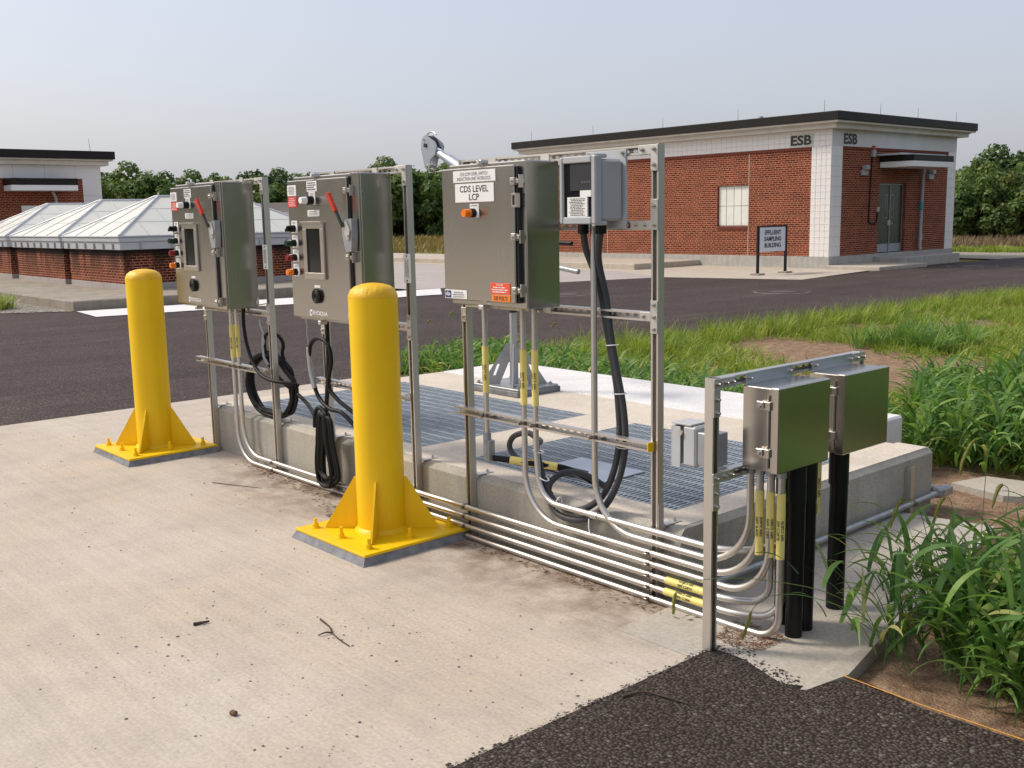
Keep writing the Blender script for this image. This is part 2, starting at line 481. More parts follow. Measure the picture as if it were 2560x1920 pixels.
M['tie'] = plain('white_cable_tie', (0.80, 0.80, 0.78), 0.4, 0, 0.03, 10)
M['black_trim'] = plain('dark_roof_metal', (0.014, 0.011, 0.010), 0.5, 0, 0.12, 3, spec=0.25)
M['fascia'] = plain('cream_cornice', (0.58, 0.55, 0.48), 0.6, 0, 0.08, 2)
M['tile'] = plain('white_glazed_tile', (0.76, 0.735, 0.71), 0.35, 0, 0.05, 1.3)
M['tile_grout'] = plain('tile_grout', (0.50, 0.48, 0.47), 0.8, 0, 0.1, 5)
M['white_wall'] = plain('white_panel', (0.60, 0.60, 0.59), 0.5, 0, 0.06, 1.5)
M['door'] = plain('dark_door', (0.055, 0.06, 0.045), 0.28, 0.4, 0.12, 2)
M['door_frame'] = plain('door_frame_metal', (0.30, 0.28, 0.25), 0.4, 0.3, 0.08, 5)
M['glass_block'] = plain('translucent_panel', (0.74, 0.76, 0.68), 0.35, 0, 0.05, 2)
M['black_frame'] = plain('black_sign_frame', (0.009, 0.009, 0.011), 0.5, 0, 0.1, 5, spec=0.25)
M['sign_face'] = plain('pale_sign_face', (0.70, 0.74, 0.80), 0.4, 0, 0.04, 3)
M['plaque'] = plain('pale_plaque', (0.52, 0.53, 0.43), 0.5, 0, 0.05, 3)
M['pipe_grey'] = plain('grey_downpipe', (0.36, 0.37, 0.38), 0.5, 0.1, 0.06, 4)
M['wood'] = plain('twig_wood', (0.06, 0.035, 0.025), 0.8, 0, 0.4, 40)
M['stone'] = plain('loose_stone', (0.13, 0.12, 0.11), 0.85, 0, 0.5, 25)
M['gravel'] = None
M['string'] = plain('orange_string', (0.62, 0.30, 0.06), 0.7, 0, 0.2, 60)
def glass_dark(name, c, rough=0.05):
    t = NT(name)
    return t.done(t.ramp(t.noise(5, 3), [(0.3, c), (0.7, tuple(x * 1.3 for x in c))]), rough, 0, None, 0.3)
M['screen'] = glass_dark('dark_screen', (0.012, 0.012, 0.013), 0.08)
M['glass_dark'] = glass_dark('dark_glass', (0.02, 0.022, 0.022), 0.06)
def frp():
    t = NT('skylight_panel')
    n = t.noise(0.9, 4)
    return t.done(t.ramp(n, [(0.3, (0.62, 0.62, 0.56)), (0.7, (0.70, 0.69, 0.63))]), 0.4, 0, None, 0.15)
M['frp'] = frp()
M['seam'] = plain('skylight_seam', (0.55, 0.56, 0.55), 0.45, 0, 0.05, 4)
M['sky_frame'] = plain('skylight_white_metal', (0.52, 0.53, 0.56), 0.4, 0.1, 0.06, 2)

def brick(name, swap, dirt=False, dark=1.0):
    t = NT(name)
    sep = t.n('ShaderNodeSeparateXYZ'); t.l(t.coord(), sep.inputs[0])
    cb = t.n('ShaderNodeCombineXYZ'); t.l(sep.outputs[1 if swap else 0], cb.inputs[0]); t.l(sep.outputs[2], cb.inputs[1])
    b = t.n('ShaderNodeTexBrick'); t.l(cb.outputs[0], b.inputs['Vector'])
    b.offset = 0.5; b.squash = 0.5; b.squash_frequency = 6
    b.inputs['Scale'].default_value = 1.0; b.inputs['Brick Width'].default_value = 0.214; b.inputs['Row Height'].default_value = 0.0677
    b.inputs['Mortar Size'].default_value = 0.0105; b.inputs['Mortar Smooth'].default_value = 0.2; b.inputs['Bias'].default_value = 0.0
    b.inputs['Color1'].default_value = (0.20 * dark, 0.036 * dark, 0.014 * dark, 1); b.inputs['Color2'].default_value = (0.075 * dark, 0.011 * dark, 0.005 * dark, 1)
    b.inputs['Mortar'].default_value = (0.43, 0.205, 0.125, 1)
    cc = t.mix(0.6, b.outputs['Color'], t.ramp(t.noise(2.0, 4), [(0.3, 0.75), (0.7, 1.2)]), 'MULTIPLY')
    if dirt:
        rn = t.ramp(t.noise(1.0, 5, 0.65, vec=t.coord((2.2, 2.2, 0.25))), [(0.42, 0), (0.56, 1)])
        hz = t.math('DIVIDE', t.math('SUBTRACT', sep.outputs[2], 0.35), 0.8, True)
        cc = t.mix(t.math('MULTIPLY', rn, t.math('MULTIPLY', hz, 0.92)), cc, (0.010, 0.008, 0.007))
        tp = t.math('DIVIDE', t.math('SUBTRACT', sep.outputs[2], 0.98), 0.12, True)
        cc = t.mix(t.math('MULTIPLY', tp, 0.85), cc, (0.012, 0.010, 0.009))
    h = t.math('SUBTRACT', 1.0, b.outputs['Fac'])
    return t.done(cc, 0.85, 0, t.bump(h, 0.6, 0.01), 0.2)
M['brick_x'] = brick('red_brick_facing_road', False)
M['brick_y'] = brick('red_brick_side', True)
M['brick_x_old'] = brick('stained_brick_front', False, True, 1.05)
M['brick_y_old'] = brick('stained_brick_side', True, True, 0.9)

# ---- soil and plants
def soil(name):
    t = NT(name)
    n1 = t.noise(0.9, 5, 0.6); n2 = t.noise(9, 5, 0.7); n3 = t.noise(70, 3)
    cc = t.ramp(n2, [(0.3, (0.15, 0.092, 0.058)), (0.52, (0.27, 0.175, 0.115)), (0.75, (0.40, 0.29, 0.20))])
    straw = t.ramp(t.noise(1.0, 4, 0.7, vec=t.coord((18, 60, 1)), dist=1.2), [(0.56, 0), (0.66, 1)])
    cc = t.mix(t.math('MULTIPLY', straw, 0.5), cc, (0.42, 0.31, 0.17))
    cc = t.mix(0.5, cc, t.ramp(n3, [(0.3, 0.6), (0.7, 1.3)]), 'MULTIPLY')
    # green cast where the lawn takes over, farther from the pads
    sep = t.n('ShaderNodeSeparateXYZ'); t.l(t.coord(), sep.inputs[0])
    far = t.math('DIVIDE', t.math('SUBTRACT', sep.outputs[1], 24.0), 6.0, True)
    cc = t.mix(far, cc, t.ramp(n1, [(0.3, (0.15, 0.125, 0.035)), (0.7, (0.23, 0.19, 0.055))]))
    rx = t.math('DIVIDE', t.math('SUBTRACT', sep.outputs[0], -0.6), 1.2, True)
    cc = t.mix(rx, cc, t.ramp(n2, [(0.3, (0.045, 0.075, 0.018)), (0.7, (0.10, 0.14, 0.035))]))
    back = t.math('DIVIDE', t.math('SUBTRACT', -9.0, sep.outputs[1]), 3.0, True)
    cc = t.mix(back, cc, t.ramp(n2, [(0.3, (0.06, 0.075, 0.02)), (0.7, (0.13, 0.13, 0.045))]))
    h = t.math('ADD', n2, t.math('MULTIPLY', n3, 0.6))
    return t.done(cc, 0.95, 0, t.bump(h, 0.7, 0.03), 0.15)
M['soil'] = soil('red_brown_soil')
def gravel():
    t = NT('pale_gravel')
    v1 = t.n('ShaderNodeTexVoronoi'); v1.inputs['Scale'].default_value = 22; t.l(t.coord(), v1.inputs['Vector'])
    s_ = t.n('ShaderNodeSeparateColor'); t.l(v1.outputs['Color'], s_.inputs[0])
    cc = t.ramp(s_.outputs[0], [(0, (0.12, 0.10, 0.08)), (0.5, (0.28, 0.25, 0.21)), (1, (0.45, 0.41, 0.36))])
    return t.done(cc, 0.9, 0, t.bump(t.math('SUBTRACT', 1.0, v1.outputs['Distance']), 1.0, 0.04), 0.2)
M['gravel'] = gravel()
def leafmat(name, stops, trans=0.3, rough=0.5):
    t = NT(name)
    at = t.n('ShaderNodeAttribute'); at.attribute_name = 'rnd'
    cc = t.ramp(at.outputs['Fac'], stops)
    t.done(cc, rough, 0, None, 0.35)
    tr = t.n('ShaderNodeBsdfTranslucent'); t.l(t.mix(0.6, cc, (0.9, 1.0, 0.35), 'MULTIPLY'), tr.inputs[0])
    mx = t.n('ShaderNodeMixShader'); mx.inputs[0].default_value = trans
    out = [q for q in t.t.nodes if q.type == 'OUTPUT_MATERIAL'][0]
    t.l(t.b.outputs[0], mx.inputs[1]); t.l(tr.outputs[0], mx.inputs[2]); t.l(mx.outputs[0], out.inputs[0])
    return t.m
M['blade'] = leafmat('broad_weed_blade', [(0.0, (0.060, 0.140, 0.036)), (0.5, (0.125, 0.255, 0.062)), (0.9, (0.27, 0.40, 0.090)), (1.0, (0.48, 0.40, 0.18))], 0.42)
M['lawn'] = leafmat('rough_lawn_blade', [(0.0, (0.12, 0.20, 0.026)), (0.5, (0.26, 0.36, 0.046)), (0.85, (0.41, 0.46, 0.080)), (1.0, (0.52, 0.42, 0.19))], 0.45)
M['straw'] = leafmat('dry_grass_blade', [(0.0, (0.16, 0.13, 0.035)), (0.6, (0.26, 0.20, 0.06)), (1.0, (0.36, 0.24, 0.12))])
M['drygrass'] = leafmat('russet_grass_blade', [(0.0, (0.13, 0.10, 0.05)), (0.5, (0.22, 0.16, 0.09)), (1.0, (0.28, 0.19, 0.12))])
M['seed'] = leafmat('foxtail_seed', [(0.0, (0.16, 0.19, 0.03)), (0.6, (0.30, 0.30, 0.06)), (1.0, (0.42, 0.33, 0.13))], 0.25)
M['leaf_a'] = leafmat('tree_leaf_dark', [(0.0, (0.034, 0.070, 0.022)), (0.6, (0.078, 0.130, 0.038)), (1.0, (0.16, 0.215, 0.055))], 0.35)
M['leaf_b'] = leafmat('tree_leaf_mid', [(0.0, (0.055, 0.105, 0.028)), (0.6, (0.125, 0.195, 0.048)), (1.0, (0.24, 0.29, 0.075))], 0.38)
M['leaf_c'] = leafmat('tree_leaf_olive', [(0.0, (0.055, 0.078, 0.016)), (0.6, (0.125, 0.155, 0.032)), (1.0, (0.22, 0.225, 0.055))], 0.35)
M['bark'] = plain('bark', (0.09, 0.07, 0.055), 0.9, 0, 0.4, 12, 0.5, 30)

# ------------------------------------------------------------------ lettering
def text(body, ctr, rv, uv, m, parent, w=None, h=None, name='lettering', depth=0.0008, lift=0.0, space=1.0, bold=0.012):
    cu = bpy.data.curves.new('txt', 'FONT'); cu.body = body; cu.align_x = 'CENTER'; cu.align_y = 'CENTER'
    cu.size = 1.0; cu.resolution_u = 3; cu.space_line = space; cu.offset = bold
    ob = bpy.data.objects.new('txt', cu)
    me = bpy.data.meshes.new_from_object(ob)
    n = len(me.vertices); co = np.empty(n * 3); me.vertices.foreach_get('co', co); co = co.reshape(-1, 3)
    mn, mx = co.min(0), co.max(0); c0 = (mn + mx) / 2; ext = mx - mn
    sx = w / ext[0] if w else h / ext[1]; sy = h / ext[1] if h else w / ext[0]
    rv, uv = Vector(rv).normalized(), Vector(uv).normalized(); nv = rv.cross(uv)
    p = np.array(ctr)[None] + (co[:, :1] - c0[0]) * sx * np.array(rv)[None] + (co[:, 1:2] - c0[1]) * sy * np.array(uv)[None] + np.array(nv)[None] * (lift + depth)
    me.vertices.foreach_set('co', p.ravel()); me.update()
    bpy.data.objects.remove(ob); bpy.data.curves.remove(cu)
    me.materials.clear()
    return link(name, me, m, parent)

def lines(ctr, rv, uv, w, h, rows, m, parent, name='small_print', lift=0.0012, seed=0):
    """rows of fine print far too small to read in the photograph"""
    r = random.Random(seed); b = MB(); c = Vector(ctr); rv, uv = Vector(rv), Vector(uv); nv = rv.cross(uv)
    for i in range(rows):
        z = h * (0.5 - (i + 0.5) / rows); x = -w / 2 * r.uniform(0.75, 1.0); end = w / 2 * r.uniform(0.55, 1.0)
        while x < end:
            l_ = r.uniform(0.04, 0.14) * w
            q = min(l_, end - x)
            if q > 0.01 * w:
                p = c + rv * (x + q / 2) + uv * z + nv * lift
                hh = h / rows * 0.24
                b.poly([p - rv * q / 2 - uv * hh, p + rv * q / 2 - uv * hh, p + rv * q / 2 + uv * hh, p - rv * q / 2 + uv * hh])
            x += l_ + 0.03 * w
    return b.build(name, m, parent)

# ==================================================================== THE SETTING
def sheet(name, pts, z, m, kind='structure'):
    return MB().poly([(x, y, z) for (x, y) in pts]).build(name, m, None, kind=kind)

# ground: one sheet to the horizon, with the vault pit left open
xs = [-600, -30, -7.60, -3.12, 30, 600]; ys = [-600, -20, 3.80, 5.60, 60, 600]
gm = MB()
for i in range(5):
    for j in range(5):
        if i == 2 and j == 2: continue
        gm.poly([(xs[i], ys[j], -0.045), (xs[i + 1], ys[j], -0.045), (xs[i + 1], ys[j + 1], -0.045), (xs[i], ys[j + 1], -0.045)])
gm.build('ground', M['soil'], kind='structure')

# the dark asphalt road beyond the apron
sheet('yard', [(-60, -60), (-10.15, -60), (-10.15, 1.2), (-22.3, 1.2), (-22.3, 5.2), (-60, 5.2)], -0.006, M['pave'])
sheet('road', [(-24.4, 1.2), (-10.15, 1.2), (-10.15, 6.9), (-9.9, 10.5), (-9.55, 16), (-9.2, 22), (-8.6, 32), (-8.0, 60), (-14.6, 60), (-16.4, 40), (-16.6, 31), (-15.75, 24.2), (-19.8, 23.2), (-21.9, 15.9), (-22.0, 7.8), (-22.65, 7.6), (-23.45, 6.35)], -0.004, M['road'])
# apron
ap = MB()
ap.prism([(-10.15, -12, 0), (-2.55, -12, 0), (-2.55, 3.64, 0), (-7.75, 3.64, 0), (-7.75, 6.75, 0), (-10.12, 6.8, 0)], (0, 0, -0.15))
ap.build('apron', M['apron'], kind='structure')
# coarse asphalt in the foreground
sheet('asphalt_patch', [(-2.55, -12), (30, -12), (30, 3.9), (3.0, 3.7), (-1.36, 3.46), (-1.70, 3.45), (-1.95, 3.50), (-2.05, 3.40), (-2.09, 3.30), (-2.16, 3.255), (-2.24, 3.28), (-2.38, 3.33), (-2.46, 3.37), (-2.55, 3.36)], 0.006, M['asphalt_near'])
# concrete pad under the small rack
pd = MB()
pd.prism([(-2.97, 3.2, 0.004), (-2.08, 3.2, 0.004), (-2.02, 3.5, 0.012), (-2.12, 4.0, 0.03), (-2.26, 4.9, 0.035), (-2.44, 5.72, 0.04), (-2.97, 5.62, 0.04)], (0, 0, -0.16))
pd.build('equipment_pad', M['pad'], kind='structure')
# far concrete pavements
sheet('pavement', [(-15.75, 24.2), (-16.6, 29.6), (-17.3, 29.3), (-45, 29.3), (-45, 25.3), (-23.0, 24.9), (-19.8, 23.2)], 0.004, M['pave'])
sheet('concrete_road', [(-21.9, 15.85), (-19.8, 23.2), (-23.0, 24.95), (-60, 27.5), (-60, 16.2), (-38, 16.1)], 0.0, M['pave_grey'])
sheet('gutter_strip', [(-22.55, 7.62), (-20.85, 7.42), (-19.75, 15.2), (-21.5, 16.5)], 0.010, M['white_conc'])
sheet('far_apron', [(-16.4, 37.4), (-14.6, 48), (-24, 47), (-20, 38.2)], 0.003, M['old_conc'])
sheet('gravel_bed', [(-22.68, 7.58), (-22.7, 7.7), (-60, 7.7), (-60, 4.8), (-30, 4.6), (-24.2, 5.2), (-23.5, 6.33)], 0.006, M['gravel'])

# raised concrete walk by the skylights
wk = MB()
wk.box(-62, -22.68, 7.62, 15.75, -0.1, 0.21, 0.02)
wk.build('raised_walk', M['old_conc'], kind='structure')
stp = MB(); stp.box(-44, -23.15, 25.83, 29.26, -0.05, 0.195, 0.02)
stp.build('entrance_platform', M['pave'], kind='structure')

# ==================================================================== VAULT
vr = thing('concrete_vault', (-5.4, 3.63, 0), 'low concrete equipment vault with two grated openings behind the cabinet racks', 'vault')
ZT = 0.358
def chamfer_run(b, x0, x1, y0, y1, z0, z1):
    b.box(x0, x1, y0, y1, z0, z1, 0.018)
body = MB()
body.prism([(-7.80, 3.633, -0.1), (-7.80, 3.633, ZT - 0.03), (-7.80, 3.66, ZT), (-7.80, 3.86, ZT), (-7.80, 3.86, -0.1)], (4.83, 0, 0))      # front beam with chamfer
body.box(-7.80, -7.56, 3.86, 5.97, -0.1, ZT); body.box(-5.26, -4.80, 3.86, 5.36, -1.6, ZT)
body.prism([(-3.195, 3.86, -0.1), (-3.195, 3.86, ZT), (-3.0, 3.86, ZT), (-2.97, 3.86, ZT - 0.03), (-2.97, 3.86, -0.1)], (0, 2.17, 0))
body.box(-7.56, -3.195, 5.36, 5.97, -0.1, ZT)
body.build('side_walls', M['vault'], vr)
pit = MB()
pit.box(-7.66, -7.56, 3.76, 5.46, -1.6, -0.1); pit.box(-3.195, -3.1, 3.76, 5.46, -1.6, -0.1)
pit.box(-7.56, -3.195, 3.76, 3.86, -1.6, -0.1); pit.box(-7.56, -3.195, 5.36, 5.46, -1.6, -0.1); pit.box(-7.66, -3.1, 3.76, 5.46, -1.7, -1.6)
pit.build('pit_lining', M['vault'], vr)
tp = MB()
zt = ZT + 0.003
tp.box(-7.79, -3.0, 3.685, 3.858, ZT - 0.02, zt); tp.box(-7.79, -7.562, 3.859, 5.965, ZT - 0.02, zt); tp.box(-5.262, -4.798, 3.859, 5.358, ZT - 0.02, zt)
tp.box(-3.193, -3.0, 3.859, 6.01, ZT - 0.02, zt); tp.box(-7.561, -3.194, 5.362, 5.965, ZT - 0.02, zt)
tp.build('top_slab', M['slab_top'], vr)
ws = MB(); ws.box(-7.80, -3.60, 5.972, 6.85, -0.1, ZT + 0.006, 0.015)
ws.build('rear_walk_slab', M['white_conc'], vr, label='pale new concrete strip along the back edge')

def grating(label, x0, x1, y0, y1):
    g = thing('floor_grating', ((x0 + x1) / 2, y0, ZT), label, 'grating', 'gratings over the vault')
    z1 = ZT + 0.004; z0 = z1 - 0.032
    fr = MB(); w = 0.006
    fr.box(x0, x1, y0, y0 + w, z0, z1); fr.box(x0, x1, y1 - w, y1, z0, z1); fr.box(x0, x0 + w, y0 + w, y1 - w, z0, z1); fr.box(x1 - w, x1, y0 + w, y1 - w, z0, z1)
    k = 2 if x1 - x0 > 2 else 1
    for i in range(1, k + 1):
        xm = x0 + (x1 - x0) * i / (k + 1); fr.box(xm - w, xm + w, y0 + w, y1 - w, z0, z1)
    fr.build('banding', M['grating'], g)
    bb = MB(); n = int((x1 - x0) / 0.0302)
    for i in range(1, n):
        x = x0 + (x1 - x0) * i / n; bb.box(x - 0.0036, x + 0.0036, y0 + w, y1 - w, z0, z1 - 0.001)
    bb.build('bearing_bars', M['grating'], g, kind='stuff')
    rb = MB(); n = int((y1 - y0) / 0.1016)
    for i in range(1, n + 1):
        y = y0 + (y1 - y0) * (i - 0.5) / n; rb.box(x0 + w, x1 - w, y - 0.004, y + 0.004, z1 - 0.009, z1 + 0.0015)
    rb.build('cross_rods', M['grating'], g, kind='stuff')
grating('galvanised floor grating behind the two tall control cabinets', -7.555, -5.265, 3.865, 5.355)
grating('galvanised floor grating with pale metal plate on it, at the right end', -4.795, -3.20, 3.865, 5.355)
cp = MB(); cp.box(-4.30, -3.80, 3.985, 4.33, ZT + 0.0062, ZT + 0.013, 0.002)
cp.build('cover_plate', M['zinc'], None, 'square pale blue metal plate lying on the right grating', 'plate')

# ==================================================================== BOLLARDS
def bollard(x, y, label):
    t = thing('bollard', (x, y, 0), label, 'bollard', 'yellow bollards in front of the racks')
    gp = MB(); h = 0.372; h2 = 0.352
    vs = [(x + a * h + random.uniform(-.006, .006), y + b * h + random.uniform(-.006, .006), 0.0005) for (a, b) in ((-1, -1), (1, -1), (1, 1), (-1, 1))] + [(x + a * h2, y + b * h2, 0.042) for (a, b) in ((-1, -1), (1, -1), (1, 1), (-1, 1))]
    gp.add(vs, [(4, 5, 6, 7)] + [(i, (i + 1) % 4, 4 + (i + 1) % 4, 4 + i) for i in range(4)])
    gp.build('grout_bed', M['grout'], t)
    MB().box(x - h2 - .004, x + h2 + .004, y - h2 - .004, y + h2 + .004, 0.0425, 0.058, 0.002).build('base_plate', M['yellow'], t)
    p = MB().cyl((x, y, 0.058), (x, y, 1.375), 0.1365, n=48, caps=False)
    p.lathe((x, y, 0.058), [(0.156, 0), (0.150, 0.010), (0.1365, 0.022)], 48)
    p.build('post', M['yellow'], t)
    r = 0.1365
    MB().lathe((x, y, 1.375), [(r, 0), (r * 1.004, 0.004), (r * 0.99, 0.018), (r * 0.9, 0.046), (r * 0.72, 0.064), (r * 0.45, 0.076), (r * 0.2, 0.081), (0.01, 0.082)], 48).build('rounded_cap', M['yellow_cap'], t)
    for k in range(4):
        a = math.pi / 4 + k * math.pi / 2; d = Vector((math.cos(a), math.sin(a), 0)); s = Vector((-d.y, d.x, 0)) * 0.006
        b0 = Vector((x, y, 0.0585))
        MB().prism([b0 + d * 0.130 - s, b0 + d * 0.325 - s, b0 + d * 0.325 - s + V(0, 0, 0.012), b0 + d * 0.150 - s + V(0, 0, 0.30), b0 + d * 0.130 - s + V(0, 0, 0.30)], s * 2).build('gusset', M['yellow'], t)
    for (a, b) in ((-1, -1), (0, -1), (1, -1), (1, 0), (1, 1), (0, 1), (-1, 1), (-1, 0)):
        q = (x + a * 0.272, y + b * 0.272)
        hh = random.uniform(0.055, 0.072)
        bo = MB().cyl((*q, 0.058), (*q, 0.062), 0.026, n=16).cyl((*q, 0.062), (*q, 0.083), 0.0195, n=6).cyl((*q, 0.083), (*q, 0.058 + hh), 0.0105, n=10)
        bo.build('anchor_bolt', M['yellow'], t)
    return t
bollard(-4.825, 3.232, 'yellow steel bollard standing nearer the camera')
bollard(-7.995, 3.232, 'yellow steel bollard farther away at the left')

# ==================================================================== STRUT RACKS
YP = 3.610                     # posts' centre line
def bolt(b, p, n, r=0.0085, l_=0.010):
    p, n = Vector(p), Vector(n).normalized()
    b.cyl(p, p + n * 0.002, r * 1.35, n=12).cyl(p + n * 0.002, p + n * l_, r, n=6).cyl(p + n * l_, p + n * (l_ + 0.006), r * 0.55, n=8)

def fit_plate(parent, cells, y, sx=1):
    """flat strut fitting: list of (x0,x1,z0,z1) cells on the front plane y, each with a hex bolt"""
    b = MB(); bl = []
    for (x0, x1, z0, z1, bolts) in cells:
        b.box(x0, x1, y - 0.006, y, z0, z1, 0.001)
        bl += [(bx, y - 0.006, bz) for (bx, bz) in bolts]
    o = b.build('flat_fitting', M['fitting'], parent)
    for p in bl:
        q = MB(); bolt(q, p, (0, -1, 0)); q.build('hex_bolt', M['ss_small'], o)
    return o

def rack(label, xl, xr, ztop, rails, cross, feet=True, left_top=None):
    t = thing('strut_rack', ((xl + xr) / 2, YP, 0), label, 'rack', 'stainless strut racks along the vault')
    for x in (xl, xr):
        MB().channel((x, YP, 0.0), (x, YP, ztop), (0, -1, 0)).build('post', M['ss_rail'], t)
    yf = YP - 0.0207
    for (x0, x1, z) in rails:
        MB().channel((x0, YP, z), (x1, YP, z), (0, -1, 0), slots=True).build('rail', M['ss_rail'], t)
    for (x0, x1, z) in cross:
        MB().channel((x0, YP - 0.0416, z), (x1, YP - 0.0416, z), (0, -1, 0), slots=True).build('cross_rail', M['ss_rail'], t)
    for x in (xl, xr):
        f = MB(); f.box(x + 0.021, x + 0.026, YP - 0.018, YP + 0.018, ZT - 0.02, ZT + 0.11); f.box(x + 0.0, x + 0.042, YP + 0.0215, YP + 0.13, ZT + 0.0035, ZT + 0.0085)
        o = f.build('foot_bracket', M['fitting'], t)
        bb = MB(); bolt(bb, (x + 0.022, YP + 0.10, ZT + 0.0085), (0, 0, 1), 0.009, 0.012); bb.build('anchor_bolt', M['ss_small'], o)
    return t, yf

def corner_fit(t, yf, x, z, down=True):
    h = 0.0205
    fit_plate(t, [(x - 0.094, x + h, z - h, z + h, [(x, z), (x - 0.068, z)]), (x - h, x + h, z - 0.094, z - h, [(x, z - 0.068)])], yf) if down else \
        fit_plate(t, [(x - 0.142, x + h, z - h, z + h, [(x, z), (x - 0.055, z), (x - 0.11, z)]), (x - h, x + h, z + h, z + 0.115, [(x, z + 0.085)])], yf)
def tee_fit(t, yf, x, z):
    h = 0.0205
    fit_plate(t, [(x - h, x + h, z - 0.075, z + 0.075, [(x, z + 0.055), (x, z), (x, z - 0.055)]), (x - 0.085, x - h, z - h, z + h, [(x - 0.062, z)])], yf)

zr = 2.085
r1, yf = rack('stainless strut rack carrying the far left tall cabinet', -7.70, -6.685, 2.108, [(-7.68, -6.706, zr), (-7.68, -6.706, 1.150)], [(-7.84, -6.70, 0.735)])
corner_fit(r1, yf, -6.685, zr); tee_fit(r1, yf, -6.685, 1.150)
r2, yf = rack('stainless strut rack carrying the middle tall cabinet behind the near bollard', -5.955, -4.985, 2.108, [(-5.93, -5.006, zr), (-5.93, -5.006, 1.168)], [(-6.02, -5.0, 0.75)])
corner_fit(r2, yf, -4.985, zr); tee_fit(r2, yf, -4.985, 1.168)
r3, yf = rack('stainless strut rack carrying the cabinet with the white level signs', -4.468, -3.095, 2.108, [(-4.447, -3.116, zr), (-3.75, -3.116, 1.752), (-4.447, -3.116, 1.340)], [(-4.525, -3.10, 0.742)])
corner_fit(r3, yf, -3.095, zr); corner_fit(r3, yf, -3.095, 1.752, False); tee_fit(r3, yf, -3.095, 1.340)
cap = MB(); cap.box(-3.101, -3.094, YP - 0.064, YP - 0.0215, 0.720, 0.764, 0.002); cap.build('end_cap', M['yellow'], r3, label='yellow plastic end cap on the low cross rail')
for (rk, x, z) in ((r1, -7.70, 1.10), (r2, -5.955, 1.11), (r3, -4.468, 1.285)):
    fit_plate(rk, [(x - .0205, x + .0205, z - 0.05, z + 0.03, [(x, z - 0.02)])], YP - 0.0207)
# narrow white asset tags on two posts
for (x, z, lab) in ((-6.685, 1.555, 'narrow white tag with two rivets on the far left rack post'), (-4.985, 1.515, 'narrow white tag with two rivets on the middle rack post')):
    tg = thing('asset_tag', (x, YP - 0.024, z), lab, 'tag', 'white tags on rack posts')
    y = YP - 0.0215
    MB().box(x - 0.034, x + 0.034, y - 0.003, y, z - 0.085, z + 0.085, 0.002).build('tag_plate', M['white_label'], tg)
    for dz in (0.072, -0.072): MB().cyl((x, y - 0.003, z + dz), (x, y - 0.006, z + dz), 0.005, n=8).build('rivet', M['ink'], tg)
    lines((x, y - 0.003, z), (0, 0, -1), (1, 0, 0), 0.115, 0.038, 4, M['grey_ink'], tg, seed=int(z * 100))

# ==================================================================== CABINETS
def latch(parent, x, y, z):
    b = MB(); b.box(x - 0.020, x + 0.012, y - 0.030, y - 0.004, z - 0.017, z + 0.017, 0.003); b.box(x + 0.012, x + 0.034, y - 0.022, y + 0.020, z - 0.010, z + 0.010, 0.002)
    b.box(x + 0.028, x + 0.036, y - 0.016, y + 0.010, z - 0.030, z + 0.030, 0.001)
    b.cyl((x - 0.006, y - 0.030, z), (x - 0.006, y - 0.036, z), 0.007, n=10)
    return b.build('door_clamp', M['ss_small'], parent)

def label_plate(parent, x0, x1, z0, z1, y, m, name='label_plate', t=0.003):
    return MB().box(x0, x1, y - t, y, z0, z1, 0.0008).build(name, m, parent)

